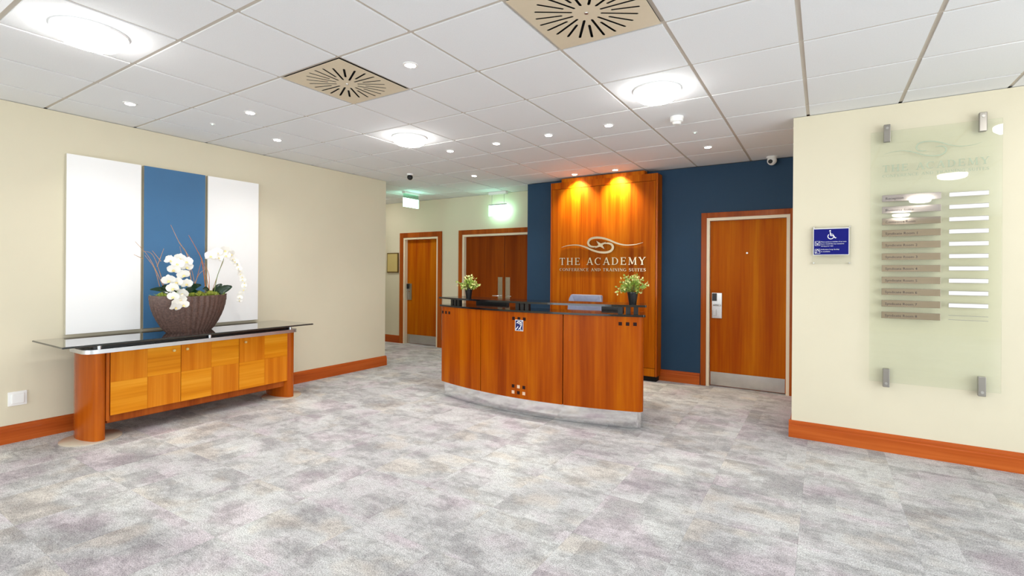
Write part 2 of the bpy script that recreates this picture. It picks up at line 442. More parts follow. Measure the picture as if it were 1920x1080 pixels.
for (a, b, z0, z1) in ro + so:
    k += 1
    rear = k <= 2
    w = sempty('window_%d' % k, (0, 0, 0))
    bm = B(); t = 0.05
    def fr(u0, u1, z0_, z1_, d0, d1):
        if rear: box(bm, u0, u1, YREAR - d1, YREAR - d0, z0_, z1_)
        else: box(bm, XR + d0, XR + d1, u0, u1, z0_, z1_)
    for q in ((a, a + t, z0, z1), (b - t, b, z0, z1), (a + t, b - t, z0, z0 + t), (a + t, b - t, z1 - t, z1), ((a + b) / 2 - t / 2, (a + b) / 2 + t / 2, z0 + t, z1 - t)):
        fr(q[0], q[1], q[2], q[3], 0.04, 0.10)
    finish('window_frame', bm, M['black'], w)
    bm = B(); fr(a + t, b - t, z0 + t, z1 - t, 0.066, 0.072); finish('pane', bm, M['window'], w)

# ------------------------------------------------------------------ baseboards
def base_run(bm, p0, p1, out):
    """moulded skirting between plan points p0,p1, standing out in direction `out`"""
    p0, p1, n = Vector(p0).to_3d(), Vector(p1).to_3d(), Vector(out).to_3d()
    prof = [(0, 0), (.020, 0), (.020, .095), (.016, .103), (.016, .118), (.010, .132), (0, .138)]
    a = [bm.verts.new(p0 + n * d + Vector((0, 0, z))) for d, z in prof]
    b = [bm.verts.new(p1 + n * d + Vector((0, 0, z))) for d, z in prof]
    for i in range(len(prof)):
        j = (i + 1) % len(prof); bm.faces.new((a[i], a[j], b[j], b[i]))
    bm.faces.new(a); bm.faces.new(b)
bm = B(); base_run(bm, (XL, YREAR), (XL, 4.9), (1, 0)); base_run(bm, (XL - .15, 4.9), (XL + .02, 4.9), (0, 1))
struct(finish('baseboard_left', bm, M['basey']))
bm = B(); base_run(bm, (-.237, YRW), (XR, YRW), (0, -1)); base_run(bm, (-.217, YRW), (-.217, YB), (-1, 0))
struct(finish('baseboard_right', bm, M['baseb']))
bm = B(); base_run(bm, (-1.79, YB), (-1.262, YB), (0, -1)); base_run(bm, (-3.713, YB), (-3.26, YB), (0, -1))
struct(finish('baseboard_back', bm, M['baseb']))
bm = B(); base_run(bm, (-8.7, YC), (-6.79, YC), (0, -1)); base_run(bm, (-5.755, YC), (-5.37, YC), (0, -1))
struct(finish('baseboard_corridor', bm, M['baseb']))

# ------------------------------------------------------------------ ceiling of tiles on rails
ceiling = sempty('ceiling', (0, 0, CEIL))
bm = B()
box(bm, -8.9, XR + .15, YREAR - .15, YC + .2, CEIL + .02, CEIL + .08)
finish('ceiling_deck', bm, M['void'], ceiling)
TG = 0.012           # half the gap between tiles
bm = B(); h = 0.6 / 2 - TG
box(bm, -h, h, -h, h, 0, 0.014)
me_tile = bpy.data.meshes.new('ceiling_tile'); bm.to_mesh(me_tile); bm.free(); me_tile.materials.append(M['tile'])
vents = {(-5, 1), (-2, 1)}       # lower-left grid index of the two vent tiles
rest = []
def cell_ok(x, y):
    if x + .6 <= -8.7 or y + .6 <= YREAR or x >= XR or y >= YC: return False
    if x + .6 <= XL and y + .6 <= 4.9: return False
    if x >= -.217 and y >= YRW: return False
    if x >= -3.713 and y >= YB - .01: return False
    return True
for i in range(-15, 8):
    for j in range(-12, 10):
        x, y = GX + .6 * i, GY + .6 * j
        if not cell_ok(x, y) or (i, j) in vents: continue
        if y > -0.3 and x < 2.2:
            o = bpy.data.objects.new('ceiling_tile', me_tile); COL.objects.link(o); o.parent = ceiling
            o.location = (x + .3, y + .3, 0)
        else: rest.append((x, y))
bm = B()
for x, y in rest: box(bm, x + TG, x + .6 - TG, y + TG, y + .6 - TG, CEIL, CEIL + .014)
tag(finish('ceiling_tiling', bm, M['tile'], ceiling), kind='stuff')
for i in range(-15, 8):
    x = GX + .6 * i
    y0 = YREAR if x > XL else 4.9
    y1 = YC if x < -3.7 else (YB if x < -.217 else YRW)
    if x > XR: continue
    bx('ceiling_rail', M['rail'], ceiling, x - .0118, x + .0118, y0, y1, CEIL + .0075, CEIL + .0195)
for j in range(-11, 10):
    y = GY + .6 * j
    x0 = XL if y < 4.9 else -8.7
    x1 = XR if y < YRW else (-.217 if y < YB else -3.713)
    if y > YC: continue
    bx('ceiling_rail', M['rail'], ceiling, x0, x1, y - .0118, y + .0118, CEIL + .0065, CEIL + .0194)

# ------------------------------------------------------------------ doors
def lock_set(parent, x0, x1, z0, z1, yf, hand=1):
    """electronic lock plate with black reader, lever and cylinder cover, on a face at y=yf looking -Y"""
    p = bx('lock_plate', M['steel'], parent, x0, x1, yf - .012, yf, z0, z1, bev=.003)
    w = x1 - x0; hgt = z1 - z0
    bx('card_reader', M['black'], p, x0 + .008, x0 + .008 + w * .42, yf - .034, yf - .011, z1 - hgt * .32, z1 - .006, bev=.004)
    bm = B(); zc = z0 + hgt * .52
    tube(bm, [(x0 + w * .28, yf - .01, zc), (x0 + w * .28, yf - .05, zc), (x0 + w * .34, yf - .055, zc), (x0 + w * .88, yf - .055, zc)], .010, 8)
    finish('door_handle', bm, M['plinth'], p, True)
    bx('lock_cover', M['steel'], p, x0 + .010, x0 + w * .46, yf - .022, yf - .011, z0 + hgt * .10, z0 + hgt * .34, bev=.003)
def door_frame(root, x0, x1, ztop, yf, cw, fw):
    """casing and inner frame; x0,x1 outer casing edges; opening goes back in +Y"""
    bm = B(); t = .022
    box(bm, x0, x0 + cw, yf - t, yf, 0, ztop, bev=.004); box(bm, x1 - cw, x1, yf - t, yf, 0, ztop, bev=.004)
    box(bm, x0 + cw, x1 - cw, yf - t, yf, ztop - cw, ztop, bev=.004)
    finish('door_casing', bm, M['casing'], root)
    a, b, zt = x0 + cw, x1 - cw, ztop - cw
    bm = B()
    box(bm, a - .012, a + fw, yf - .012, yf + .12, 0, zt - fw); box(bm, b - fw, b + .012, yf - .012, yf + .12, 0, zt - fw)
    box(bm, a - .012, b + .012, yf - .012, yf + .12, zt - fw, zt + .012)
    finish('door_frame', bm, M['frame'], root)
    return a + fw, b - fw, zt - fw
d1 = sempty('door_1', (-.755, YB, 0))
a, b, zt = door_frame(d1, -1.255, -.252, 2.07, YB, .062, .034)
lf = bx('door_leaf', M['door'], d1, a + .003, b - .003, YB + .035, YB + .08, .008, zt - .003)
bx('kick_plate', M['kick'], lf, a + .010, b - .010, YB + .032, YB + .035, .012, .170)
bm = B(); tube(bm, [(-.754, YB + .036, 1.585), (-.754, YB + .028, 1.585)], .011, 10); finish('door_viewer', bm, M['gunmetal'], lf, True)
lock_set(lf, -1.138, -1.022, .812, 1.115, YB + .035)
d2 = sempty('door_2', (-6.27, YC, 0))
a, b, zt = door_frame(d2, -6.786, -5.755, 2.062, YC, .090, .034)
lf = bx('door_leaf', M['door'], d2, a + .003, b - .003, YC + .06, YC + .105, .008, zt - .003)
bx('kick_plate', M['kick'], lf, a + .010, b - .010, YC + .057, YC + .06, .012, .172)
lock_set(lf, a + .006, a + .118, .815, 1.12, YC + .06)
d3 = sempty('door_3', (-4.46, YC, 0))
a, b, zt = door_frame(d3, -5.372, -3.548, 2.058, YC, .078, .034)
for q, (u0, u1) in enumerate(((a + .003, -4.466), (-4.454, b - .003))):
    lf = bx('door_leaf', M['door_dark'], d3, u0, u1, YC + .05, YC + .095, .008, zt - .003)
    hx0, hx1 = ((-4.586, -4.496) if q == 0 else (-4.436, -4.346))
    hp = bx('push_plate', M['kick'], lf, hx0, hx1, YC + .046, YC + .05, .90, 1.262)
    bm = B(); s = -1 if q == 0 else 1; hc = (hx0 + hx1) / 2
    tube(bm, [(hc, YC + .045, .955), (hc, YC - .005, .955), (hc + s * .012, YC - .012, .955), (hc + s * .11, YC - .012, .955)], .009, 8)
    finish('door_handle', bm, M['plinth'], hp, True)
    bx('kick_plate', M['kick'], lf, u0 + .01, u1 - .01, YC + .047, YC + .05, .012, .17)

# ------------------------------------------------------------------ ceiling fittings
def vent(cx, cy, label):
    t = thing('ceiling_vent', (cx, cy, CEIL), label, 'vent', 'slotted air vents in the ceiling')
    H = .29; z0, z1 = CEIL - .003, CEIL - .0015
    R0, R1, Rm, w = .075, .255, .125, .0072
    # plate with real slots: polar fan faces around 32 slots
    bm = B(); n = 24
    slots = []
    for k in range(n):
        an = 2 * PI * k / n + .04
        r0 = R0 if k % 2 == 0 else Rm
        slots.append((an, r0, R1))
    # triangulated plate with holes via fill
    def loop(pts):
        vs = [bm.verts.new((x, y, z0)) for x, y in pts]
        return [bm.edges.new((vs[i], vs[(i + 1) % len(vs)])) for i in range(len(vs))]
    es = loop([(cx - H, cy - H), (cx + H, cy - H), (cx + H, cy + H), (cx - H, cy + H)])
    for an, r0, r1 in slots:
        c, s = math.cos(an), math.sin(an)
        pts = []
        for (r, o) in ((r0, -w), (r1, -w), (r1 + w, 0), (r1, w), (r0, w), (r0 - w, 0)):
            pts.append((cx + c * r - s * o, cy + s * r + c * o))
        es += loop(pts)
    bmesh.ops.triangle_fill(bm, use_beauty=True, use_dissolve=False, edges=es)
    ret = bmesh.ops.extrude_face_region(bm, geom=bm.faces[:])
    bmesh.ops.translate(bm, verts=[v for v in ret['geom'] if isinstance(v, bmesh.types.BMVert)], vec=(0, 0, z1 - z0))
    finish('vent_plate', bm, M['vent'], t)
    bx('duct_box', M['slot'], t, cx - H, cx + H, cy - H, cy + H, CEIL + .015, CEIL + .0195)  # black sheet standing for the darkness inside the duct
    bm = B(); H = H - .012
    for q in ((cx - H, cx - H + .004, cy - H, cy + H), (cx + H - .004, cx + H, cy - H, cy + H), (cx - H, cx + H, cy - H, cy - H + .004), (cx - H, cx + H, cy + H - .004, cy + H)): box(bm, *q, CEIL - .0015, CEIL + .015)
    finish('duct_collar', bm, M['slot'], t)
    bm = B(); lathe(bm, (cx, cy), [(.010, z0), (.009, z0 - .004), (0, z0 - .006)], 12); finish('screw', bm, M['steel'], t, True)
    return t
vent(GX - 4.5 * .6, GY + 1.5 * .6, 'square beige slotted air vent between two downlights, further left')
vent(GX - 1.5 * .6, GY + 1.5 * .6, 'square beige slotted air vent cut by the top edge of the photo')

def round_light(cx, cy, label):
    t = thing('round_ceiling_light', (cx, cy, CEIL), label, 'ceiling light', 'round dome lights on the ceiling')
    bm = B(); lathe(bm, (cx, cy), [(.165, CEIL), (.165, CEIL - .012), (.150, CEIL - .020)], 40)
    finish('base_ring', bm, M['white'], t, True)
    bm = B(); prof = [(.148, CEIL - .018), (.143, CEIL - .050), (.120, CEIL - .068), (.07, CEIL - .078), (0, CEIL - .081)]
    lathe(bm, (cx, cy), prof, 32)
    finish('diffuser', bm, M['dome'], t, True)
for gx, gy, lb in ((-5.5, -.5, 'round dome ceiling light at the top left corner of the photo'),
                   (-5.5, 3.5, 'round dome ceiling light left of the row of four downlights'),
                   (-1.5, 3.5, 'round dome ceiling light near the smoke detector and right wall'),
                   (-1.5, -.5, 'round dome ceiling light overhead out of the frame, nearest the camera'),
                   (2.5, 3.5, 'round dome ceiling light in front of the glass directory board'),
                   (2.5, -.5, 'round dome ceiling light out of frame, reflected high in the directory glass'),
                   (-5.5, -4.5, 'round dome ceiling light behind the camera by the left wall'),
                   (-1.5, -4.5, 'round dome ceiling light behind the camera in the middle'),
                   (2.5, -4.5, 'round dome ceiling light behind the camera on the window side'),
                   (-11.5, 7.5, 'added round dome light brightening the corridor, unseen behind the left wall'),  # lamp added out of sight to lift the dim corridor
                   (2.5, -8.5, 'round dome ceiling light in the far rear corner behind the camera')):
    round_light(GX + gx * .6, GY + gy * .6, lb)

def downlight(cx, cy, label, warm=False):
    t = thing('downlight', (cx, cy, CEIL), label, 'downlight', 'small recessed downlights')
    bm = B(); lathe(bm, (cx, cy), [(.046, CEIL), (.046, CEIL - .004), (.034, CEIL - .006), (.031, CEIL - .001)], 28)
    finish('trim_ring', bm, M['white'], t, True)
    bm = B(); lathe(bm, (cx, cy), [(.032, CEIL - .0045), (.026, CEIL - .008), (0, CEIL - .010)], 20)
    finish('lamp', bm, M['led_warm' if warm else 'led'], t, True)
    if not warm:
        l = bpy.data.lights.new('downlight_beam', 'SPOT'); l.energy = DOWN_W; l.color = (1.0, .97, .92); l.spot_size = math.radians(125); l.spot_blend = 1.0
        l.shadow_soft_size = .03
        lo = bpy.data.objects.new('downlight_beam', l); COL.objects.link(lo); lo.location = (cx, cy, CEIL - .015)
    return t
for gx, gy, lb in ((-3.5, 1.5, 'lit downlight in the tile between the two slotted vents'),
                   (-7.5, .5, 'lit downlight above the left white canvas, nearest the left edge of the photo'),
                   (-6.5, 1.5, 'lit downlight in the tile just left of the smaller slotted vent'),
                   (-7.5, 2.5, 'lit downlight close to the left wall beyond the right white canvas'),
                   (-5.5, 4.5, 'leftmost of the row of four downlights in front of the desk'),
                   (-4.5, 4.5, 'second from left in the row of four downlights before the desk'),
                   (-3.5, 4.5, 'third from left in the row of four downlights before the desk'),
                   (-2.5, 4.5, 'rightmost of the row of four downlights, left of the smoke detector'),
                   (-1.5, 6.5, 'lit downlight on the ceiling above the right-hand door'),
                   (-10.5, 7.5, 'lit downlight in the corridor before its single door, hidden by the left wall'),  # extra unseen lamp to brighten the corridor door
                   (-6.5, 6.5, 'lit downlight on the ceiling by the corridor opening left of the desk')):
    downlight(GX + gx * .6, GY + gy * .6, lb)
for x, side in ((-2.80, 'left'), (-2.235, 'right')):
    downlight(x, 5.80, '%s of the two warm downlights grazing the wooden feature panel' % side, True)
    l = bpy.data.lights.new('warm_spot', 'SPOT'); l.energy = WARM_W; l.color = (1.0, .84, .50); l.spot_size = math.radians(104); l.spot_blend = 1.0
    l.shadow_soft_size = .02
    o = bpy.data.objects.new('warm_spot', l); COL.objects.link(o); o.location = (x, 5.80, CEIL - .02)
    o.rotation_euler = (math.radians(22), 0, 0)

# smoke detector
cx, cy = GX - 1.55 * .6, GY + 4.62 * .6
t = thing('smoke_detector', (cx, cy, CEIL), 'white smoke detector hanging below the ceiling near the right wall', 'smoke detector')
bm = B(); lathe(bm, (cx, cy), [(.055, CEIL), (.055, CEIL - .014), (.050, CEIL - .02)], 32); finish('mounting_base', bm, M['white'], t, True)
bm = B(); lathe(bm, (cx, cy), [(.050, CEIL - .02), (.052, CEIL - .026), (.050, CEIL - .040), (.034, CEIL - .046), (.034, CEIL - .058), (.028, CEIL - .064), (0, CEIL - .065)], 32)
finish('detector_head', bm, M['white'], t, True)
for gx, gy, lb in ((-1.5, 5.5, 'tiny green emergency indicator on the ceiling behind the smoke detector'), (-7.5, 1.5, 'tiny emergency indicator on the ceiling between left wall downlights')):
    cx, cy = GX + gx * .6, GY + gy * .6
    t = thing('emergency_indicator', (cx, cy, CEIL), lb, 'indicator')
    bm = B(); lathe(bm, (cx, cy), [(.022, CEIL), (.020, CEIL - .005), (.012, CEIL - .006)], 20); finish('trim_ring', bm, M['white'], t, True)
    bm = B(); lathe(bm, (cx, cy), [(.010, CEIL - .005), (0, CEIL - .010)], 12); finish('lamp', bm, M['green_led'], t, True)
# turret cameras
def ball(bm, c, r, n=20, mi=0, sz=1.0):
    lathe(bm, (c[0], c[1]), [(r * math.sin(PI * k / 10) if 0 < k < 10 else 0, c[2] + sz * r * math.cos(PI * k / 10)) for k in range(11)], n, mi)
def turret(x, y, label, body, lens_dir, r=.05):
    t = thing('security_camera', (x, y, CEIL), label, 'security camera')
    bm = B(); lathe(bm, (x, y), [(r * 1.08, CEIL), (r * 1.08, CEIL - .012), (r * .9, CEIL - .022)], 28); finish('mounting_ring', bm, M['white'], t, True)
    bm = B(); c = Vector((x, y, CEIL - .045)); ball(bm, c, r); finish('camera_ball', bm, body, t, True)
    d = Vector(lens_dir).normalized(); bm = B()
    tube(bm, [c + d * (r * .8), c + d * (r * 1.06)], r * .45, 16); finish('lens', bm, M['black'], t, True)
    return t
turret(-.49, 6.0, 'white turret security camera on the ceiling above the right-hand door', M['white'], (-.25, -1, -.35))
turret(-4.68, 4.70, 'small black dome security camera on the ceiling near the corridor', M['black'], (.6, -1, -.5), .038)
# exit signs
t = thing('exit_sign', (-5.77, 5.82, CEIL), 'lit exit sign hanging under the corridor ceiling, left one', 'exit sign')
bx('housing', M['white'], t, -5.80, -5.74, 5.65, 5.99, CEIL - .035, CEIL, bev=.004)
bx('clear_panel', M['exitclear'], t, -5.776, -5.764, 5.655, 5.985, CEIL - .105, CEIL - .035)
bx('lit_panel', M['exit'], t, -5.782, -5.758, 5.655, 5.985, CEIL - .245, CEIL - .105)
t = thing('exit_sign', (-4.48, 6.46, CEIL), 'glowing exit sign on wires above the dark double doors', 'exit sign')
bx('housing', M['white'], t, -4.65, -4.31, 6.43, 6.49, CEIL - .045, CEIL, bev=.004)
for x in (-4.60, -4.36):
    bm = B(); tube(bm, [(x, 6.46, CEIL - .04), (x, 6.46, CEIL - .20)], .003, 6); finish('wire', bm, M['gunmetal'], t)
bx('top_channel', M['rail_alu'], t, -4.655, -4.315, 6.448, 6.472, CEIL - .215, CEIL - .195)
bx('lit_panel', M['exit'], t, -4.655, -4.315, 6.450, 6.470, CEIL - .385, CEIL - .215)

# ------------------------------------------------------------------ reception desk
DC = Vector((-2.452, 7.56)); RF = 3.665
def ang(x, R=RF): return math.asin((x - DC.x) / R)          # angle measured from -Y, positive to +X
def pol(an, R): return (DC.x + R * math.sin(an), DC.y - R * math.cos(an))
A0, A1 = ang(-3.585), ang(-1.305)
desk = thing('reception_desk', (-2.45, 4.0, 0), 'curved cherry wood reception desk with black counter and steel plinth', 'desk')
def arc_solid(bm, a0, a1, r_in, r_out, z0, z1, n=24, mi=0, r_round=0.0):
    pts = []
    outer = [(a0 + (a1 - a0) * k / n) for k in range(n + 1)]
    if r_round > 0:
        d = r_round / r_out
        for k in range(5):
            q = PI / 2 * k / 4
            pts.append(pol(a0 + d * (1 - math.sin(q)), r_out - r_round * (1 - math.cos(PI / 2 - q)) if False else r_out - r_round + r_round * math.sin(q)))
        pts = [pol(a0 + d * (1 - math.sin(PI / 2 * k / 4)) if False else a0 + d * (1 - math.cos(PI / 2 * k / 4)), r_out - r_round + r_round * math.sin(PI / 2 * k / 4)) for k in range(5)]
        mids = [pol(x, r_out) for x in outer if a0 + d < x < a1 - d]
        end = [pol(a1 - d * (1 - math.cos(PI / 2 * (4 - k) / 4)), r_out - r_round + r_round * math.sin(PI / 2 * (4 - k) / 4)) for k in range(5)]
        pts = pts + mids + end
    else: pts = [pol(x, r_out) for x in outer]
    pts += [pol(x, r_in) for x in reversed(outer)]
    prism(bm, pts, z0, z1, mi)
S1, S2 = ang(-2.922), ang(-1.998)
g = .0012
PZ0, PZ1 = .152, .968
bm = B(); arc_solid(bm, A0, S1 - g, RF - .62, RF, PZ0, PZ1, 10)
# the two end blocks are rounded at the outer corner
def end_panel(a0, a1, left, name='front_panel'):
    bm = B(); rr = .045; d = rr / RF; n = 12; pts = []
    if left:
        pts = [pol(a0 + d * (1 - math.cos(PI / 2 * k / 5)), RF - rr + rr * math.sin(PI / 2 * k / 5)) for k in range(6)]
        pts += [pol(a0 + d + (a1 - a0 - d) * k / n, RF) for k in range(1, n + 1)]
        pts += [pol(a1 + (a0 + d * .7 - a1) * k / n, RF - .03) for k in range(n + 1)] + [pol(a0 + d * .7, RF - .6), pol(a0, RF - .6)]
    else:
        pts = [pol(a1 - d * (1 - math.cos(PI / 2 * k / 5)), RF - rr + rr * math.sin(PI / 2 * k / 5)) for k in range(6)]
        pts += [pol(a1 - d + (a0 - a1 + d) * k / n, RF) for k in range(1, n + 1)]
        pts += [pol(a0 + (a1 - d * .7 - a0) * k / n, RF - .03) for k in range(n + 1)] + [pol(a1 - d * .7, RF - .6), pol(a1, RF - .6)]
    prism(bm, pts, PZ0, PZ1); return finish(name, bm, M['desk'], desk, True)
bm.free()
end_panel(A0, S1 - g, True); end_panel(S2 + g, A1, False)
bm = B(); arc_solid(bm, S1 + g, S2 - g, RF - .03, RF, PZ0, PZ1, 16); finish('front_panel', bm, M['desk'], desk, True)
for S_ in (S1, S2):
    bm = B(); arc_solid(bm, S_ - .02, S_ + .02, RF - .05, RF - .0305, PZ0, PZ1, 4); finish('seam_batten', bm, M['seam'], desk)
bm = B(); rr = .05
d = rr / RF; Ra = 3.642
pts = [pol(A0 + .004 + d * (1 - math.cos(PI / 2 * k / 5)), Ra - rr + rr * math.sin(PI / 2 * k / 5)) for k in range(6)]
pts += [pol(A0 + .004 + d + (A1 - A0 - .008 - 2 * d) * k / 40, Ra) for k in range(1, 40)]
pts += [pol(A1 - .004 - d * (1 - math.cos(PI / 2 * (5 - k) / 5)), Ra - rr + rr * math.sin(PI / 2 * (5 - k) / 5)) for k in range(6)]
pts += [pol(A1 - .004, RF - .6), pol(A1 - .02, RF - .6)] + [pol(A1 - .02 + (A0 - A1 + .04) * k / 20, Ra - .03) for k in range(21)] + [pol(A0 + .02, RF - .6), pol(A0 + .004, RF - .6)]
prism(bm, pts, .004, .152); finish('plinth', bm, M['plinth'], desk, True)
bm = B(); arc_solid(bm, A0 - .003, A1 + .004, RF - .34, RF + .012, PZ1, PZ1 + .018, 40, r_round=.02); finish('granite_ledge', bm, M['granite'], desk)
bm = B(); arc_solid(bm, A0 - .003, A1 + .006, RF - .33, RF + .016, 1.052, 1.070, 40, r_round=.01); finish('counter_shelf', bm, M['granite'], desk)
bm = B(); arc_solid(bm, A0 + .02, A1 - .02, RF - .80, RF - .035, .72, .745, 30); finish('worktop', bm, M['granite'], desk)
for xs in ((-3.44, -3.385, -3.33), (-2.505, -2.45, -2.395), (-1.50, -1.435, -1.37)):
    for x in xs:
        an = ang(x)
        bm = B(); p = pol(an, RF - .07)
        prism(bm, [pol(an + s1 * .0055, RF - .07 + s2 * .02) for s1, s2 in ((-1, -1), (1, -1), (1, 1), (-1, 1))], PZ1 + .018, 1.052)
        finish('shelf_support', bm, M['black'], desk)
def inlay(x, z, light=False, s=.015):
    an = ang(x); da = s / RF
    bm = B(); prism(bm, [pol(an - da, RF - .002), pol(an + da, RF - .002), pol(an + da, RF + .0015), pol(an - da, RF + .0015)], z - s, z + s)
    o = finish('inlay_square', bm, M['inlay_light' if light else 'inlay_dark'], desk)
    if light: o['label'] = 'pale wood inlay square'
for x in (-3.535, -3.475, -3.415, -2.512, -2.452, -2.392, -1.495, -1.435, -1.375): inlay(x, .905)
for q, x in enumerate((-2.512, -2.452, -2.392)): inlay(x, .262, q == 1); inlay(x, .205, q != 1)
# hearing loop sign stuck on the desk
def ribbon(bm, pts, w, f, y0, y1):
    """flat stroke along 2-D points (u,v); f maps (u,v,depth) to world"""
    P = [Vector(p) for p in pts]; L, R = [], []
    ws = w if isinstance(w, (list, tuple)) else [w] * len(P)
    for i, p in enumerate(P):
        t = (P[min(i + 1, len(P) - 1)] - P[max(i - 1, 0)]); t = t.normalized() if t.length > 0 else Vector((1, 0))
        n = Vector((-t.y, t.x)) * ws[i] / 2
        L.append(p + n); R.append(p - n)
    rows = []
    for l, r in zip(L, R):
        rows.append([bm.verts.new(f(l.x, l.y, y0)), bm.verts.new(f(r.x, r.y, y0)), bm.verts.new(f(r.x, r.y, y1)), bm.verts.new(f(l.x, l.y, y1))])
    for a, b in zip(rows, rows[1:]):
        for k in range(4): bm.faces.new((a[k], a[(k + 1) % 4], b[(k + 1) % 4], b[k]))
    bm.faces.new(rows[0]); bm.faces.new(rows[-1])
def arcpts(c, r, a0, a1, n=10, ry=None):
    ry = r if ry is None else ry
    return [(c[0] + r * math.cos(math.radians(a0 + (a1 - a0) * k / n)), c[1] + ry * math.sin(math.radians(a0 + (a1 - a0) * k / n))) for k in range(n + 1)]
sx, sz = -2.448, .842
an = ang(sx)
def fdesk(u, v, d):
    p = pol(ang(sx + u), RF + d); return (p[0], p[1], sz + v)
t = thing('hearing_loop_sign', fdesk(0, 0, .002), 'small blue and white hearing loop sign on the reception desk front', 'sign')
def plate(bm, u0, u1, v0, v1, d0, d1, f):
    vs = [bm.verts.new(f(u, v, d)) for u, v, d in ((u0, v0, d0), (u1, v0, d0), (u1, v1, d0), (u0, v1, d0), (u0, v0, d1), (u1, v0, d1), (u1, v1, d1), (u0, v1, d1))]
    for q in ((0, 3, 2, 1), (4, 5, 6, 7), (0, 1, 5, 4), (1, 2, 6, 5), (2, 3, 7, 6), (3, 0, 4, 7)): bm.faces.new([vs[i] for i in q])
bm = B(); plate(bm, -.045, .045, -.052, .052, .0005, .002, fdesk); finish('white_backing', bm, M['white'], t)
bm = B(); plate(bm, -.040, .040, -.047, .047, .002, .0026, fdesk); finish('blue_field', bm, M['signblue2'], t)
bm = B()
ribbon(bm, arcpts((0, .012), .026, 160, -20, 10, .024) + [(.020, -.010), (.004, -.030), (-.006, -.038)], .009, fdesk, .0026, .0034)
ribbon(bm, arcpts((0, .010), .012, 150, -30, 8), .006, fdesk, .0026, .0034)
ribbon(bm, [(-.036, -.040), (-.010, -.010)], .008, fdesk, .0026, .0034)
ribbon(bm, [(.022, .030), (.036, .044)], .006, fdesk, .0026, .0034)
ribbon(bm, [(.018, -.026), (.018, -.042), (.030, -.042)], .005, fdesk, .0026, .0034)
finish('ear_symbol', bm, M['white'], t)

# things on and behind the desk
def monitor(x, y, zb, w, hgt, label, name='computer_monitor', tilt=.0):
    t = thing(name, (x, y, zb), label, 'monitor')
    bx('screen_housing', M['black'], t, x - w / 2, x + w / 2, y - .022, y + .022, zb + .07, zb + .07 + hgt, bev=.006)
    bx('rear_bulge', M['black'], t, x - w / 4, x + w / 4, y - .045, y - .020, zb + .10, zb + .06 + hgt * .7, bev=.008)
    bx('screen', M['slot'], t, x - w / 2 + .01, x + w / 2 - .01, y + .021, y + .024, zb + .08, zb + .06 + hgt)
    bm = B(); tube(bm, [(x, y, zb + .005), (x, y, zb + .12)], .015, 10); finish('stand_neck', bm, M['black'], t, True)
    bm = B(); lathe(bm, (x, y), [(.09, zb), (.09, zb + .008), (.03, zb + .014)], 24); finish('stand_foot', bm, M['black'], t, True)
monitor(-3.16, 4.46, .745, .43, .205, 'wide black monitor back behind the left part of the desk')
monitor(-1.735, 4.46, .745, .22, .205, 'small black screen behind the right part of the desk near the plant')
# unidentified silver lamp-like fitting left of the monitor
t = thing('silver_fitting', (-3.46, 4.40, .745), 'small silver lamp-like fitting on the worktop left of the wide monitor', 'lamp')
bm = B(); lathe(bm, (-3.46, 4.40), [(.05, .745), (.05, .755), (.012, .765), (.012, .90), (.02, .905)], 20); finish('stalk', bm, M['steel'], t, True)
bm = B(); ball(bm, (-3.46, 4.40, .93), .034); finish('fitting_head', bm, M['steel'], t, True)

def potted(x, y, z, s, label, seed):
    rnd = random.Random(seed)
    t = thing('potted_plant', (x, y, z), label, 'plant', 'small artificial plants on the reception counter')
    bm = B(); lathe(bm, (x, y), [(.028 * s, z), (.040 * s, z + .082 * s), (.043 * s, z + .084 * s), (.043 * s, z + .092 * s), (.036 * s, z + .092 * s), (.033 * s, z + .075 * s)], 24)
    finish('pot', bm, M['pot'], t, True)
    bm = B(); bm2 = B(); st = B()
    c = Vector((x, y, z + .10 * s))
    for k in range(64):
        th = rnd.uniform(0, 2 * PI); ph = rnd.uniform(-.25, 1.45)
        d = Vector((math.cos(th) * math.cos(ph), math.sin(th) * math.cos(ph), math.sin(ph) * .95 + .12)).normalized()
        L = rnd.uniform(.075, .130) * s
        tip = c + d * L + Vector((0, 0, .005))
        tube(st, [c - Vector((0, 0, .02)), c + d * L * .5 + Vector((0, 0, .012)), tip], .0012, 4)
        for q in range(7):
            f = rnd.uniform(.45, 1.08); p = c + d * L * f + Vector([rnd.uniform(-.012, .012) for _ in range(3)])
            ld = (d + Vector([rnd.uniform(-.9, .9) for _ in range(3)])).normalized()
            up = ld.cross(Vector([rnd.uniform(-1, 1) for _ in range(3)])).normalized()
            l_, w_ = rnd.uniform(.018, .028) * s, rnd.uniform(.006, .010) * s
            tb = bm2 if (f > .86 and rnd.random() < .7) else bm
            m_ = p + ld * l_ * .5 + ld.cross(up) * .003
            vs = [tb.verts.new(v) for v in (p, m_ + up * w_, p + ld * l_, m_ - up * w_)]
            tb.faces.new(vs)
    for b_, n_, m_, lb in ((bm, 'foliage', M['leaf'], None), (bm2, 'pale_leaves', M['leaf_tip'], 'cream tipped young leaves'), (st, 'stems', M['stem'], None)):
        o = finish(n_, b_, m_, t); o['kind'] = 'stuff'
potted(-3.245, 4.14, 1.070, 1.02, 'small potted plant in black pot on the left end of the counter', 3)
potted(-1.443, 4.19, 1.070, 1.14, 'small potted plant in black pot on the right end of the counter', 5)

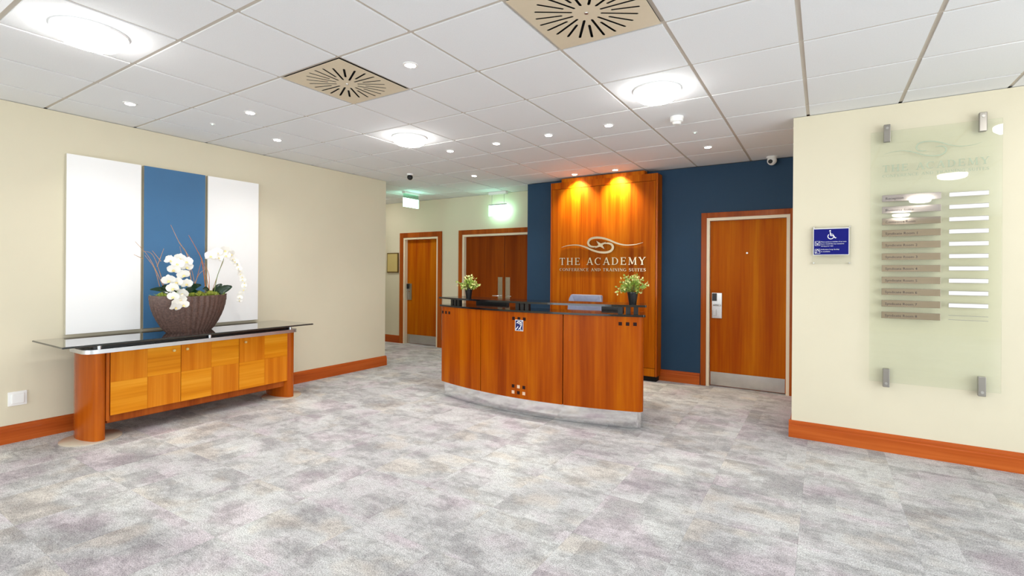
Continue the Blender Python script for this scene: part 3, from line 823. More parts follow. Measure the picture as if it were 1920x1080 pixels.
# office chair behind the desk
cx, cy = -2.475, 5.30
t = thing('office_chair', (cx, cy, 0), 'blue-grey leather office chair behind the reception desk', 'chair')
bm = B(); n = 10
for f_ in (0,):
    # backrest: curved padded slab
    prof = []
    rows = []
    for k in range(13):
        v = k / 12; zz = .56 + .505 * v; hw = .205 + .022 * math.sin(PI * v * .9) - (.012 if k == 12 else 0)
        yy = cy + .19 + .05 * (v - .3) ** 2
        ring = []
        m = 24
        for q in range(m):
            a_ = 2 * PI * q / m; ca, sa = math.cos(a_), math.sin(a_)
            ex = math.copysign(abs(ca) ** .35, ca) * hw; ey = math.copysign(abs(sa) ** .6, sa) * .035 + .05 * (ex / .2) ** 2 * -1
            ring.append(bm.verts.new((cx + ex, yy + ey, zz)))
        rows.append(ring)
    for a_, b_ in zip(rows, rows[1:]):
        for q in range(m): bm.faces.new((a_[q], a_[(q + 1) % m], b_[(q + 1) % m], b_[q]))
    bm.faces.new(rows[0]); bm.faces.new(rows[-1])
finish('backrest', bm, M['chairgrey'], t, True)
bx('head_band', M['chairgrey'], t, cx - .205, cx + .205, cy + .145, cy + .225, .965, 1.075, bev=.02, smooth=True)
bx('seat', M['chairgrey'], t, cx - .24, cx + .24, cy - .24, cy + .22, .43, .52, bev=.03, smooth=True)
bm = B(); tube(bm, [(cx, cy + .15, .44), (cx, cy + .26, .46), (cx, cy + .24, .70)], .016, 8); finish('back_support', bm, M['black'], t, True)
bm = B(); lathe(bm, (cx, cy), [(.03, .10), (.03, .25), (.018, .26), (.018, .43)], 16); finish('gas_lift', bm, M['steel'], t, True)
for k in range(5):
    a_ = 2 * PI * k / 5 + .3; c_, s_ = math.cos(a_), math.sin(a_)
    bm = B(); tube(bm, [(cx + c_ * .02, cy + s_ * .02, .12), (cx + c_ * .29, cy + s_ * .29, .075)], [.022, .014], 8); l_ = finish('base_leg', bm, M['steel'], t, True)
    bm = B(); ex, ey = cx + c_ * .28, cy + s_ * .28
    tube(bm, [(ex - s_ * .02, ey + c_ * .02, .0305), (ex + s_ * .02, ey - c_ * .02, .0305)], .03, 14)
    tube(bm, [(ex, ey, .04), (ex, ey, .08)], .008, 8); finish('caster', bm, M['black'], l_, True)

# ------------------------------------------------------------------ feature panel behind the desk
YF = 5.93
fp = thing('feature_panel', (-2.48, YB, 0), 'tall cherry wood feature panel on the blue wall behind the desk', 'wall panel')
x0, x1 = -3.222, -1.735
bm = B(); box(bm, x0, x1, YF + .02, YB, .07, 2.575); finish('carcass', bm, M['feature'], fp)
gz0, gz1, gx0, gx1 = .168, 2.484, x0 + .022, x1 - .022
bx('main_board', M['feature'], fp, gx0 + .003, gx1 - .003, YF, YF + .02, gz0 + .003, gz1 - .003)
bx('top_board', M['feature'], fp, gx0 + .003, gx1 - .003, YF, YF + .02, gz1 + .003, 2.575)
bx('bottom_board', M['feature'], fp, gx0 + .003, gx1 - .003, YF, YF + .02, .07, gz0 - .003)
bx('side_edge', M['leg'], fp, x0, gx0 - .002, YF, YF + .02, .07, 2.575)
bx('side_edge', M['leg'], fp, gx1 + .002, x1, YF, YF + .02, .07, 2.575)
bx('top_fascia', M['feature'], fp, -3.06, -1.90, YF + .004, YF + .10, 2.575, 2.622)
bx('shadow_base', M['slot'], fp, x0 + .02, x1 - .02, YF + .05, YB, 0.0, .07)

# raised lettering: serif capitals made of strokes
def L_(pts, w): return ('l', pts, w)
TH, TN = .15, .065
def glyph(ch):
    S = lambda x, z, w=.30: ('s', (x, z), w)      # serif bar centred at x
    g_ = {
     'T': (.74, [L_([(.37, 0), (.37, 1)], TH), L_([(.02, .965), (.72, .965)], TN), L_([(.04, .98), (.04, .80)], TN), L_([(.70, .98), (.70, .80)], TN), S(.37, 0)]),
     'H': (.86, [L_([(.16, 0), (.16, 1)], TH), L_([(.70, 0), (.70, 1)], TH), L_([(.16, .5), (.70, .5)], TN), S(.16, 0), S(.16, 1), S(.70, 0), S(.70, 1)]),
     'E': (.70, [L_([(.16, 0), (.16, 1)], TH), L_([(.02, .965), (.62, .965)], TN), L_([(.02, .035), (.66, .035)], TN), L_([(.16, .52), (.50, .52)], TN), L_([(.60, .98), (.60, .80)], TN), L_([(.64, .02), (.64, .22)], TN), L_([(.49, .42), (.49, .62)], TN)]),
     'A': (.84, [L_([(.12, 0), (.40, 1)], TN * 1.2), L_([(.72, 0), (.42, 1)], TH), L_([(.22, .34), (.60, .34)], TN), S(.11, 0, .26), S(.73, 0, .28)]),
     'C': (.80, [L_(arcpts((.42, .5), .36, 50, 310, 18, .47), [TN] * 4 + [.10] * 3 + [TH] * 5 + [.10] * 3 + [TN] * 4), L_([(.68, .98), (.68, .72)], TN)]),
     'D': (.84, [L_([(.16, 0), (.16, 1)], TH), L_([(.02, .965), (.30, .965)] + arcpts((.34, .5), .38, 80, -80, 12, .465) + [(.30, .035), (.02, .035)], [TN, TN] + [TN] * 2 + [.10] * 2 + [TH] * 5 + [.10] * 2 + [TN] * 2 + [TN, TN])]),
     'M': (1.0, [L_([(.14, 0), (.18, 1)], TN), L_([(.18, 1), (.50, .10)], TH), L_([(.50, .10), (.82, 1)], TN), L_([(.82, 1), (.86, 0)], TH), S(.13, 0, .24), S(.86, 0, .28), S(.12, 1, .16), S(.88, 1, .18)]),
     'Y': (.80, [L_([(.40, 0), (.40, .46)], TH), L_([(.40, .44), (.12, 1)], TH), L_([(.40, .44), (.68, 1)], TN), S(.40, 0), S(.11, 1, .26), S(.69, 1, .24)]),
     'O': (.86, [L_(arcpts((.43, .5), .36, 0, 360, 24, .47), [TH, .14, .12, .10, TN, TN, TN, TN, TN, .10, .12, .14, TH, .14, .12, .10, TN, TN, TN, TN, TN, .10, .12, .14, TH])]),
     'N': (.86, [L_([(.14, 0), (.14, 1)], TN), L_([(.14, 1), (.72, 0)], TH), L_([(.72, 0), (.72, 1)], TN), S(.14, 0, .24), S(.72, 1, .24), S(.10, 1, .16)]),
     'F': (.66, [L_([(.16, 0), (.16, 1)], TH), L_([(.02, .965), (.60, .965)], TN), L_([(.16, .50), (.46, .50)], TN), L_([(.58, .98), (.58, .78)], TN), S(.16, 0)]),
     'R': (.82, [L_([(.16, 0), (.16, 1)], TH), L_([(.02, .965), (.36, .965)] + arcpts((.38, .73), .22, 80, -80, 8, .235) + [(.16, .49)], [TN, TN] + [.08, .10, .12, TH, TH, TH, .12, .10, .08] + [TN]), L_([(.36, .50), (.74, 0)], TH), S(.16, 0), S(.76, 0, .16)]),
     'I': (.36, [L_([(.18, 0), (.18, 1)], TH), S(.18, 0), S(.18, 1)]),
     'G': (.84, [L_(arcpts((.42, .5), .36, 50, 320, 18, .47), [TN] * 4 + [.10] * 3 + [TH] * 5 + [.10] * 3 + [TN] * 4), L_([(.70, .06), (.70, .42)], TH * .9), S(.66, .42), L_([(.68, .98), (.68, .74)], TN)]),
     'S': (.64, [L_([(.56, .84)] + arcpts((.32, .74), .21, 40, 250, 8, .22) + arcpts((.32, .25), .23, 70, -140, 8, .22) + [(.08, .18)], [TN] * 2 + [.08, .10, .12, TH, TH, TH, TH, TH] + [TH, TH, TH, .12, .10, .10, .08, TN, TN, TN]), L_([(.54, .96), (.54, .76)], TN), L_([(.08, .04), (.08, .24)], TN)]),
     'U': (.84, [L_([(.16, 1), (.16, .34)] + arcpts((.42, .32), .26, 180, 360, 8, .29) + [(.68, .34), (.68, 1)], [TH, TH] + [TH, .12, .10, .08, TN, TN, TN, TN, TN] + [TN, TN]), S(.16, 1), S(.68, 1, .24)]),
    }
    return g_[ch]
def serif_text(text, xl, xr, zb, hgt, yf, depth, parent=None, mat=None, each=True, gap=.16, space=.55, f=None, name='letter'):
    tot = 0
    for ch in text: tot += (space if ch == ' ' else glyph(ch)[0] + gap)
    tot -= gap
    sx_ = (xr - xl) / tot; cur = 0; allbm = None if each else B(); outs = []
    for ch in text:
        if ch == ' ': cur += space; continue
        w, strokes = glyph(ch); bm = B() if each else allbm
        ff = (lambda c0: (lambda u, v, d: (xl + (c0 + u) * sx_, yf - d, zb + v * hgt)))(cur) if f is None else (lambda c0: (lambda u, v, d: f(xl + (c0 + u) * sx_, zb + v * hgt, d)))(cur)
        for q, s in enumerate(strokes):
            e = .00013 * q
            if s[0] == 'l': ribbon(bm, s[1], s[2], ff, 0, depth + e)
            else:
                (x, z), wd = s[1], s[2]; zz = min(max(z, .03), .97)
                ribbon(bm, [(x - wd / 2, zz), (x + wd / 2, zz)], .06, ff, 0, depth + e)
        if each: outs.append(finish(name, bm, mat, parent))
        cur += w + gap
    if not each: outs.append(finish(name, allbm, mat, parent))
    return outs
sg = thing('academy_sign', (-2.47, YF, 1.36), 'raised metal lettering THE ACADEMY with swirl emblem on wooden panel', 'sign')
serif_text('THE ACADEMY', -3.072, -1.874, 1.448, .095, YF, .016, sg, M['letter'], True, .20, .62)
serif_text('CONFERENCE AND TRAINING SUITES', -3.072, -1.874, 1.366, .038, YF, .008, sg, M['letter'], False, .12, .55, name='small_lettering')[0]['kind'] = 'stuff'
# emblem: two interlocking swooshes and a four-pointed star (u,v in metres from the emblem centre)
EC = (-2.505, 1.706)
def swoosh(s):
    # from the far tail, over the hook and curling back inside
    pts = [(.61, .020), (.50, -.005), (.36, -.008), (.24, .020), (.12, .070), (.02, .098), (-.08, .105), (-.155, .085), (-.185, .040), (-.165, -.005), (-.11, -.022), (-.055, -.020)]
    ws = [.003, .010, .016, .022, .026, .028, .030, .032, .034, .030, .022, .012]
    P = smoothpath([(s * a, s * b, 0) for a, b in pts], 5)
    W_ = []
    for i in range(len(P)):
        k = i / 5; a = min(int(k), len(ws) - 2); W_.append(ws[a] + (ws[a + 1] - ws[a]) * (k - a))
    return [(p.x, p.y) for p in P], W_
def femb(sc, cx_, cz_, yf):
    return lambda u, v, d: (cx_ + u * sc, yf - d, cz_ + v * sc)
for s in (1, -1):
    p, w = swoosh(s); bm = B(); ribbon(bm, p, w, femb(.93, EC[0] + .03, EC[1], YF), .006, .020)
    finish('swoosh', bm, M['letter'], sg)
bm = B()
star = []
for k in range(8):
    r = .085 if k % 2 == 0 else .026
    a_ = PI / 4 * k + PI / 5; star.append((EC[0] + .03 + r * math.cos(a_) * 1.15, EC[1] + r * math.sin(a_) * .8))
prism(bm, star, YF - .016, YF - .004, axis='Y'); finish('star', bm, M['letter'], sg)

# ------------------------------------------------------------------ canvases above the sideboard
def canvas(y0, y1, mat, label):
    t = thing('wall_canvas', (XL, (y0 + y1) / 2, .805), label, 'wall panel')
    bx('canvas_frame', M['canvas_edge'], t, XL + .002, XL + .036, y0, y1, .805, 2.30)
    bx('canvas_face', mat, t, XL + .036, XL + .042, y0 + .001, y1 - .001, .806, 2.299)
canvas(1.438, 1.952, M['canvas'], 'tall plain white canvas panel, left of the blue one')
canvas(1.974, 2.492, M['canvas_blue'], 'tall plain blue canvas panel between two white ones')
canvas(2.516, 3.034, M['canvas'], 'tall plain white canvas panel, right of the blue one')

# ------------------------------------------------------------------ sideboard
sb = thing('sideboard', (-4.96, 2.29, 0), 'long amber veneered sideboard with black glass top against left wall', 'sideboard')
TZ = .772
bx('glass_top', [M['blacktop']], sb, -5.285, -4.622, 1.236, 3.235, TZ, TZ + .014, bev=.002)
bx('glass_top_edging', M['glassedge'], sb, -5.283, -4.620, 1.233, 3.238, TZ + .003, TZ + .010)
def rrect(x0, x1, y0, y1, r, n=8):
    pts = []
    for (cx_, cy_, a0) in ((x1 - r, y0 + r, -90), (x1 - r, y1 - r, 0), (x0 + r, y1 - r, 90), (x0 + r, y0 + r, 180)):
        pts += arcpts((cx_, cy_), r, a0, a0 + 90, n)
    return pts
bm = B(); prism(bm, rrect(-5.17, -4.775, 1.405, 3.185, .085), .692, .724); finish('aluminium_band', bm, M['rail_alu'], sb, True)
bm = B(); prism(bm, rrect(-5.14, -4.825, 1.47, 3.12, .06), .7245, .7715); finish('gap_shade_block', bm, M['black'], sb, True)  # black block stands for the shade in the gap under the glass
for y in (1.50, 2.30, 3.09):
    for x in (-4.80, -5.12):
        bm = B(); cyl(bm, (x, y), .014, .724, TZ, 14); finish('standoff', bm, M['rail_alu'], sb, True)
def leg_outline(yc, out):
    """lens-shaped slab leg; out=-1 bulges away to -Y, both faces gently convex, rounded nose to +X"""
    pts = []
    for k in range(25):
        u = k / 24; x = -5.18 + .375 * u
        pts.append((x, yc - (.020 + .062 * math.sin(PI * (.10 + .80 * u)))))
    for k in range(1, 8):
        a_ = -PI / 2 + PI * k / 8; pts.append((-4.805 + .028 * math.cos(a_), yc + .036 * math.sin(a_)))
    for k in range(25):
        u = 1 - k / 24; x = -5.18 + .375 * u
        pts.append((x, yc + (.020 + .062 * math.sin(PI * (.10 + .80 * u)))))
    return pts
for yc in (1.500, 3.095):
    bm = B(); prism(bm, leg_outline(yc, 1), .012, .692); lg = finish('leg', bm, M['leg'], sb, True)
    bm = B(); lathe(bm, (-4.955, yc), [(.192, 0), (.192, .008), (.186, .013), (0, .013)], 48); finish('base_disc', bm, M['disc'], lg, True)
bx('carcass', M['leg'], sb, -5.14, -4.822, 1.548, 3.058, .200, .690)
bx('side_stile', M['leg'], sb, -4.822, -4.808, 1.545, 1.566, .15, .690)
bx('lower_rail', M['casing'], sb, -5.10, -4.835, 1.56, 3.05, .128, .196)
for q, (y0, y1, ky) in enumerate(((1.570, 2.0635, 2.005), (2.0665, 2.5615, 2.108), (2.5645, 3.064, 2.617))):
    dr = bx('door', M['leg'], sb, -4.822, -4.802, y0, y1, .190, .690)
    zm, ym = .452, (y0 + y1) / 2
    for a_, (u0, u1, v0, v1) in enumerate(((y0, ym, zm, .690), (ym, y1, zm, .690), (y0, ym, .190, zm), (ym, y1, .190, zm))):
        sq = bx('veneer_square', M['ven_v' if a_ in (0, 3) else 'ven_h'], dr, -4.802, -4.8, u0 + .0006, u1 - .0006, v0 + .0006, v1 - .0006)
    bm = B(); tube(bm, [(-4.80, ky, .648), (-4.79, ky, .648), (-4.788, ky, .648), (-4.775, ky, .648)], [.005, .005, .011, .010], 14)
    finish('knob', bm, M['gold'], dr, True)

# planter bowl
BY, BX_, BZ = 2.200, -4.955, TZ + .014
pl = thing('planter_bowl', (BX_, BY, BZ), 'dark brown ribbed boat-shaped bowl on the black glass sideboard top', 'planter')
def boat(bm, inner=False):
    NZ, N = 20, 160; rings = []
    for k in range(NZ + 1):
        v = k / NZ; z = BZ + (.008 if inner else 0) + (.335 - (.008 if inner else 0)) * v
        a = .185 + (.318 - .185) * (math.sin(v * PI / 2) ** .8); b = .070 + .062 * math.sin(v * PI / 2)
        if inner: a -= .012; b -= .012
        ring = []
        for q in range(N):
            t_ = 2 * PI * q / N; ca, sa = math.cos(t_), math.sin(t_)
            ey = math.copysign(abs(ca) ** .95, ca) * a; ex = math.copysign(abs(sa) ** 1.15, sa) * b
            ridge = 0 if inner else (.0055 * math.cos(t_ * 40) * (.55 + .45 * math.sin(k * 2.1 + q * .9)))
            s_ = 1 + ridge / .1
            zz = z - (.012 * (1 - abs(ca) ** 2) * v)
            ring.append(bm.verts.new((BX_ + ex * s_, BY + ey * (1 + ridge * 2), zz)))
        rings.append(ring)
    return rings, N
bm = B(); ro_, N = boat(bm); ri_, _ = boat(bm, True)
for a_, b_ in zip(ro_, ro_[1:]):
    for q in range(N): bm.faces.new((a_[q], a_[(q + 1) % N], b_[(q + 1) % N], b_[q]))
for a_, b_ in zip(ri_, ri_[1:]):
    for q in range(N): bm.faces.new((a_[q], a_[(q + 1) % N], b_[(q + 1) % N], b_[q]))
for q in range(N): bm.faces.new((ro_[-1][q], ro_[-1][(q + 1) % N], ri_[-1][(q + 1) % N], ri_[-1][q]))
bm.faces.new(ro_[0]); bm.faces.new(ri_[0])
finish('bowl', bm, M['bowl'], pl, True)
bm = B(); prism(bm, [(BX_ + .11 * math.sin(2 * PI * k / 40), BY + .285 * math.cos(2 * PI * k / 40)) for k in range(40)], BZ + .27, BZ + .295); finish('soil', bm, M['soil'], pl)
rnd = random.Random(11)
bm = B()
for k in range(42):
    y = BY + rnd.uniform(-.25, .25); x = BX_ + rnd.uniform(-.06, .075) * (1 - abs(y - BY) / .5); r = rnd.uniform(.022, .042)
    if abs(y - 2.06) < .07 and x > BX_ + .02: continue
    s0 = len(bm.verts)
    bmesh.ops.create_icosphere(bm, subdivisions=2, radius=r, matrix=Matrix.Translation((x, y, BZ + .315 + rnd.uniform(-.012, .018))))
    bm.verts.ensure_lookup_table()
    for v in bm.verts[s0:]: v.co += Vector([rnd.uniform(-.006, .006) for _ in range(3)])
tag(finish('moss', bm, M['moss'], pl), kind='stuff')
bm = B()
for k in range(150):     # stray wisps of moss
    p = Vector((BX_ + rnd.uniform(-.08, .09), BY + rnd.uniform(-.28, .27), BZ + .325)); 
    tube(bm, [p, p + Vector([rnd.uniform(-.03, .03), rnd.uniform(-.03, .03), rnd.uniform(.0, .035)])], .0018, 3)
tag(finish('moss_wisps', bm, M['leaf'], pl), kind='stuff')

# twigs
tw = thing('twig_bunch', (-4.985, 2.2, BZ + .29), 'bare brown twigs fanning up out of the planter bowl', 'twigs')
TWX = -4.985
tws = [((1.994, 1.200), (1.889, 1.441), (1.778, 1.582)), ((2.018, 1.20), (1.928, 1.465), (1.846, 1.509)), ((1.953, 1.373), (1.996, 1.534)),
       ((2.233, 1.15), (2.187, 1.474), (2.113, 1.592), (2.04, 1.745)), ((2.352, 1.15), (2.313, 1.428), (2.267, 1.526), (2.186, 1.664)),
       ((2.251, 1.15), (2.313, 1.428)), ((2.371, 1.12), (2.335, 1.30), (2.29, 1.462)), ((2.408, 1.15), (2.494, 1.432)), ((1.969, 1.42), (1.901, 1.511)),
       ((2.134, 1.593), (2.18, 1.52), (2.223, 1.45)), ((1.98, 1.20), (1.93, 1.36), (1.86, 1.47)), ((2.23, 1.17), (2.27, 1.30), (2.33, 1.36)),
       ((1.86, 1.44), (1.79, 1.475)), ((2.37, 1.14), (2.36, 1.30), (2.32, 1.41)), ((2.10, 1.20), (2.15, 1.42), (2.13, 1.56)), ((2.26, 1.15), (2.22, 1.33), (2.17, 1.46))]
for q, st in enumerate(tws):
    bm = B(); off = rnd.uniform(-.03, .03)
    P = smoothpath([(TWX + off + .01 * i + rnd.uniform(-.008, .008), y, z) for i, (y, z) in enumerate(st)], 5)
    r0 = .0042 if q in (3, 4) else .003
    tube(bm, P, [r0 * (1 - .6 * i / len(P)) for i in range(len(P))], 5)
    finish('twig', bm, M['twigo' if q in (4, 5, 6, 13) else 'twig'], tw, True)

# orchids
def petal(bm, c, out, up, L, W, cup, mi=0, rx=.0):
    """rounded petal growing from c along `up`, facing `out`"""
    side = up.cross(out).normalized(); n = 5; rows = []
    for k in range(n + 1):
        u = k / n; w = W * math.sin(PI * min(1, .12 + .80 * u)) ** .7 * (1 if u < 1 else .25)
        p = c + up * (L * u) + out * (cup * u * u)
        rows.append([bm.verts.new(p + side * (w / 2 * s) + out * (cup * .35 * abs(s))) for s in (-1, 0, 1)])
    for a_, b_ in zip(rows, rows[1:]):
        for s in range(2): bm.faces.new((a_[s], a_[s + 1], b_[s + 1], b_[s])).material_index = mi
def flower_mesh(seed, s=1.0):
    r = random.Random(seed); bm = B(); out = Vector((1, 0, 0)); o = Vector((0, 0, 0))
    for a_, L, W in ((90, .042, .034), (215, .042, .032), (325, .042, .032)):
        a_ += r.uniform(-6, 6); up = Vector((0, math.cos(math.radians(a_)), math.sin(math.radians(a_))))
        petal(bm, o, out, up, L * s, W * s, -.004 + r.uniform(-.004, .002))
    for a_ in (18, 162):
        a_ += r.uniform(-8, 8); up = Vector((0, math.cos(math.radians(a_)), math.sin(math.radians(a_))))
        petal(bm, o + out * .003, out, up, .046 * s, .056 * s, .004)
    for a_ in (270, 240, 300):
        up = Vector((.45, math.cos(math.radians(a_)), math.sin(math.radians(a_)))).normalized()
        petal(bm, o + out * .006, out, up, .017 * s, .012 * s, .006, 1)
    me = bpy.data.meshes.new('flower'); bm.to_mesh(me); bm.free()
    me.materials.append(M['petal']); me.materials.append(M['lip'])
    for f in me.polygons: f.use_smooth = True
    return me
FM = [flower_mesh(k) for k in range(3)]
def orchid(label, stem, flowers, loc):
    t = thing('orchid', loc, label, 'orchid', 'white orchids in the bowl')
    bm = B(); P = smoothpath(stem, 6); tube(bm, P, [.0035 - .002 * i / len(P) for i in range(len(P))], 6)
    finish('stem', bm, M['stem'], t, True)
    for (x, y, z, s, yaw, pit) in flowers:
        o = bpy.data.objects.new('flower', FM[rnd.randrange(3)]); COL.objects.link(o); o.parent = t
        o.location = Vector((x, y, z)) - Vector(loc); o.rotation_euler = (rnd.uniform(-.35, .35), pit, yaw); o.scale = (s, s, s)
    return t
f1 = [(2.079, 1.450), (1.997, 1.429), (2.135, 1.375), (2.030, 1.350), (2.101, 1.304), (1.990, 1.257), (2.132, 1.223), (2.019, 1.187), (2.102, 1.138), (2.05, 1.40), (2.06, 1.24), (2.14, 1.42)]
f1b = [(1.995, 1.116), (2.060, 1.095), (2.011, 1.025), (2.075, 1.040), (2.03, 1.06)]
fl = [(-4.86 + rnd.uniform(-.015, .02), y, z, rnd.uniform(1.0, 1.2), rnd.uniform(-.9, .1), rnd.uniform(-.1, .35)) for y, z in f1]
fl += [(-4.79 + rnd.uniform(-.01, .01), y, z, rnd.uniform(.95, 1.1), rnd.uniform(-.8, .1), rnd.uniform(0, .4)) for y, z in f1b]
o1 = orchid('white orchid spray hanging down over the front of the brown bowl',
       [(-4.95, 2.13, 1.08), (-4.94, 2.12, 1.30), (-4.92, 2.10, 1.44), (-4.885, 2.06, 1.47), (-4.87, 2.06, 1.36), (-4.865, 2.06, 1.22), (-4.81, 2.04, 1.13), (-4.80, 2.03, 1.02)], fl, (-4.95, 2.12, BZ + .29))
f2 = [(2.36, 1.479, 1.15), (2.421, 1.515, 1.15), (2.493, 1.540, 1.05), (2.543, 1.506, .95), (2.435, 1.465, 1.0), (2.575, 1.455, .8), (2.62, 1.400, .7), (2.641, 1.339, .62), (2.657, 1.281, .6), (2.684, 1.222, .6), (2.674, 1.153, .68), (2.652, 1.101, .7), (2.643, 1.045, .6), (2.39, 1.50, .9), (2.50, 1.49, .95), (2.60, 1.43, .75), (2.63, 1.365, .66), (2.65, 1.31, .66), (2.672, 1.25, .66), (2.68, 1.19, .66), (2.66, 1.12, .66), (2.64, 1.075, .6)]
fl = [(-4.94 + rnd.uniform(-.015, .015), y, z, s, rnd.uniform(-.9, .3), rnd.uniform(-.2, .35)) for y, z, s in f2]
o2 = orchid('white orchid spray arching out to the right of the brown bowl',
       [(-4.97, 2.41, 1.08), (-4.965, 2.44, 1.28), (-4.96, 2.49, 1.43), (-4.955, 2.50, 1.50), (-4.95, 2.55, 1.50), (-4.95, 2.62, 1.41), (-4.95, 2.66, 1.28), (-4.95, 2.68, 1.20), (-4.95, 2.64, 1.03)], fl, (-4.97, 2.41, BZ + .29))
def big_leaf(bm, base, tip, w, bend):
    base, tip = Vector(base), Vector(tip); d = tip - base; side = d.cross(Vector((1, 0, .6))).normalized(); rows = []; nrm = side.cross(d).normalized()
    for k in range(7):
        u = k / 6; ww = w * math.sin(PI * (.08 + .87 * u)) ** .8
        p = base + d * u + Vector((0, 0, bend * math.sin(PI * u)))
        rows.append([bm.verts.new(p + side * ww / 2 * s + nrm * (.006 * abs(s))) for s in (-1, 0, 1)])
    for a_, b_ in zip(rows, rows[1:]):
        for s in range(2): bm.faces.new((a_[s], a_[s + 1], b_[s + 1], b_[s]))
for par, ls in ((o1, [((-4.95, 2.12, 1.10), (-4.89, 1.95, 1.20), .06, .03), ((-4.95, 2.14, 1.10), (-4.88, 2.26, 1.21), .06, .03), ((-4.95, 2.10, 1.10), (-5.01, 1.91, 1.17), .055, .03), ((-4.95, 2.16, 1.10), (-4.92, 2.28, 1.13), .05, .03)]),
                (o2, [((-4.96, 2.42, 1.09), (-4.87, 2.53, 1.19), .075, .02), ((-4.96, 2.38, 1.10), (-4.90, 2.28, 1.17), .05, .03), ((-4.97, 2.40, 1.10), (-5.00, 2.50, 1.21), .05, .02)])):
    for lf_ in ls:
        bm = B(); big_leaf(bm, *lf_); finish('leaf', bm, M['leaf_dark'], par, True)

# socket on the left wall
t = thing('wall_socket', (XL, 1.17, .34), 'white plastic socket plate low on the left wall by the sideboard', 'socket')
bx('face_plate', M['white'], t, XL, XL + .010, 1.115, 1.222, .283, .392, bev=.003)
bx('plug', M['white'], t, XL + .010, XL + .022, 1.133, 1.204, .30, .375, bev=.004)

# framed certificate in the corridor
t = thing('framed_certificate', (-6.96, YC, 1.31), 'gold framed certificate on the corridor wall left of the door', 'picture')
fx0, fx1, fz0, fz1 = -7.12, -6.822, 1.322, 1.695
bx('picture_frame', M['goldframe'], t, fx0, fx1, YC - .025, YC, fz0, fz1, bev=.004)
bx('picture_print', M['gold'], t, fx0 + .018, fx1 - .018, YC - .027, YC - .0245, fz0 + .018, fz1 - .018)
# ------------------------------------------------------------------ text helper (built-in font)
def sans(text, x0, zc, hgt, y, mat, parent, name='lettering', width=None, ext=.0008):
    cu = bpy.data.curves.new('txt', 'FONT'); cu.body = text; cu.size = 1.0; cu.resolution_u = 2
    tmp = bpy.data.objects.new('txt', cu)
    me = bpy.data.meshes.new_from_object(tmp)
    bpy.data.objects.remove(tmp); bpy.data.curves.remove(cu)
    xs = [v.co.x for v in me.vertices]; W_ = max(xs) - min(xs); mnx = min(xs)
    s = hgt / .69; sxx = s if width is None else width / W_
    p = wloc(parent)
    for v in me.vertices:
        v.co = Vector((x0 + (v.co.x - mnx) * sxx, y, zc + (v.co.y - .345) * s)) - p
    me.materials.append(mat); o = bpy.data.objects.new(name, me); COL.objects.link(o); o.parent = parent
    return o

# ------------------------------------------------------------------ glass directory board
gb = thing('directory_board', (.673, YRW, .53), 'tall clear glass directory board with metal name strips on right wall', 'sign board')
gy = YRW - .045
bx('glass_pane', M['dirglass'], gb, .304, 1.043, gy - .005, gy + .005, .536, 2.425)
for x, z0, z1 in ((.404, 2.343, 2.474), (.941, 2.345, 2.478), (.408, .500, .638), (.944, .504, .640)):
    c_ = B(); box(c_, x - .021, x + .021, gy - .016, gy - .0055, z0, z1, bev=.004)
    box(c_, x - .021, x + .021, gy + .0055, gy + .016, z0, z1, bev=.004)
    zc = (z1 - .028) if z0 > 1 else (z0 + .028); out = .01
    box(c_, x - .019, x + .019, gy - .0055, gy + .0055, (2.4255 if z0 > 1 else z0 + .002), (z1 - .002 if z0 > 1 else .5355))
    cl = finish('clip', c_, M['gunmetal'], gb)
    bm = B(); tube(bm, [(x, YRW - .0005, zc), (x, gy + .014, zc)], .011, 12); tube(bm, [(x, gy - .015, zc), (x, gy - .021, zc)], .009, 14)
    finish('clip_bolt', bm, M['steel'], cl, True)
rows = ['Reception', 'Business Suite', 'Conference Room', 'Syndicate Room 1', 'Syndicate Room 2', 'Syndicate Room 3', 'Syndicate Room 4', 'Syndicate Room 5', 'Syndicate Room 6', 'Syndicate Room 7', 'Syndicate Room 8']
for k, tx in enumerate(rows):
    zc = 1.918 - .0876 * k; yf = gy - .011
    pt = bx('name_plate', M['mirror'], gb, .376, .719, yf, gy - .006, zc - .0245, zc + .0245, bev=.0008)
    sans(tx, .398, zc - .002, .017, yf - .0008, M['ink'], pt, width=.0118 * len(tx))
    st = bx('insert_strip', M['gunmetal'], gb, .764, .974, yf, gy - .006, zc + .0135, zc + .0165)
    bx('lower_lip', M['gunmetal'], st, .764, .974, yf, gy - .006, zc - .0165, zc - .0135)
    if k < 10: bx('white_insert', M['white'], st, .765, .973, yf + .001, gy - .006, zc - .0134, zc + .0134)
# etched emblem and words on the glass
fg = lambda u, v, d: (u, gy - .0052 - d, v)
bm = B()
for s in (1, -1):
    p, w = swoosh(s); ribbon(bm, [(.662 + a_ * .455, 2.262 + b_ * .52) for a_, b_ in p], [q * .30 for q in w], fg, 0, .0006)
finish('etched_emblem', bm, M['etch'], gb)
serif_text('THE ACADEMY', .378, .975, 2.118, .050, 0, .0006, gb, M['etch'], False, .20, .62, f=fg, name='etched_lettering')
serif_text('CONFERENCE AND TRAINING SUITES', .378, .975, 2.077, .020, 0, .0005, gb, M['etch'], False, .12, .55, f=fg, name='etched_lettering')

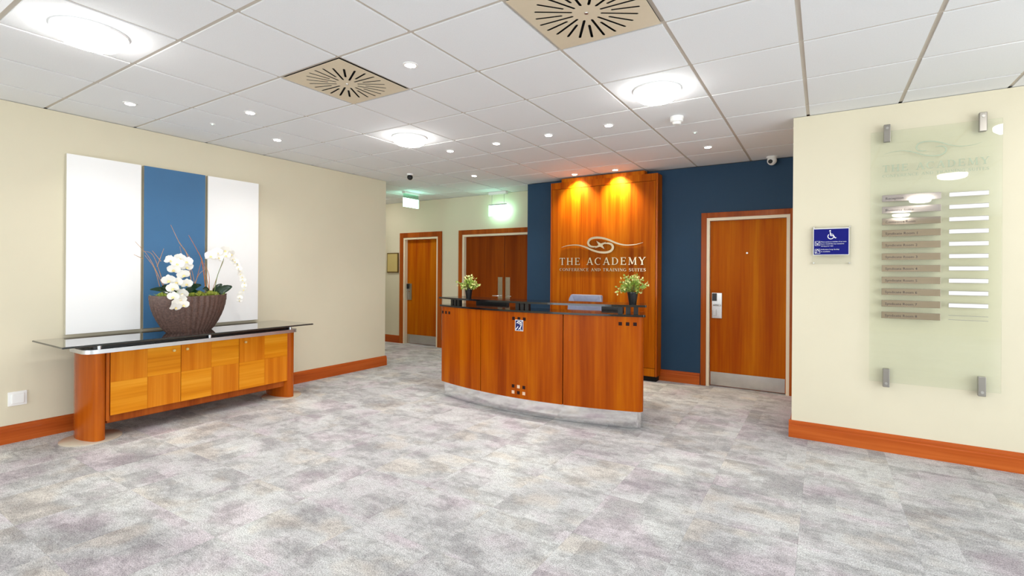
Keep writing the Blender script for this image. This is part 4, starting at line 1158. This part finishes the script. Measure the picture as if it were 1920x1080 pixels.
# ------------------------------------------------------------------ accessibility sign
ac = thing('access_sign', (.053, YRW, 1.6), 'blue wheelchair access sign in clear holder on right wall', 'sign')
ay = YRW - .03
bx('acrylic_holder', M['acrylic'], ac, -.076, .184, ay, ay + .006, 1.425, 1.728)
for x, z in ((-.066, 1.718), (.174, 1.718), (-.066, 1.435), (.174, 1.435)):
    bm = B(); tube(bm, [(x, YRW - .0005, z), (x, ay - .003, z)], .006, 10); finish('standoff', bm, M['steel'], ac, True)
bp_ = bx('blue_plate', M['signblue'], ac, -.066, .168, ay - .002, ay, 1.502, 1.706)
bx('white_border', M['white'], ac, -.070, .172, ay - .0008, ay - .0001, 1.498, 1.712)
fs_ = lambda u, v, d: (.050 + u, ay - .002 - d, 1.660 + v)
bm = B()
ribbon(bm, arcpts((0, -.014), .020, 130, 400, 16), .0055, fs_, 0, .0008)
ribbon(bm, [(-.004, .020), (-.001, -.008), (.018, -.010), (.030, -.028), (.036, -.024)], .0068, fs_, 0, .0011)
ribbon(bm, [(-.002, .004), (.014, .003)], .005, fs_, 0, .0013)
ribbon(bm, arcpts((-.005, .030), .003, 0, 360, 10), .006, fs_, 0, .0009)
finish('wheelchair_symbol', bm, M['white'], bp_)
for i, (tx, w) in enumerate((('Please speak to a member of our team', .182), ('if you would like any assistance', .166), ('during your visit', .088))):
    sans(tx, -.016, 1.604 - .0165 * i, .0085, ay - .0028, M['white'], bp_, width=w * .93)
for i, (tx, w) in enumerate((('Induction loop facility', .132), ('is available', .066))):
    sans(tx, -.016, 1.543 - .0165 * i, .0085, ay - .0028, M['white'], bp_, width=w * .93)
bm = B()
for zc in (1.592, 1.529):
    c0 = -.040
    f2_ = lambda u, v, d: (c0 + u, ay - .002 - d, zc + v)
    ribbon(bm, [(-.017, -.017), (.017, -.017), (.017, .017), (-.017, .017), (-.017, -.017)], .0024, f2_, 0, .0006)
    if zc > 1.55: ribbon(bm, [(-.012, .008), (-.002, -.004), (.012, .009)], .004, f2_, 0, .0008); ribbon(bm, [(-.010, -.009), (.010, -.009)], .003, f2_, 0, .0009)
    else: ribbon(bm, arcpts((0, .001), .010, 170, -30, 8), .004, f2_, 0, .0008); ribbon(bm, [(-.013, -.013), (-.002, -.002)], .004, f2_, 0, .0009)
finish('small_pictogram', bm, M['white'], bp_)
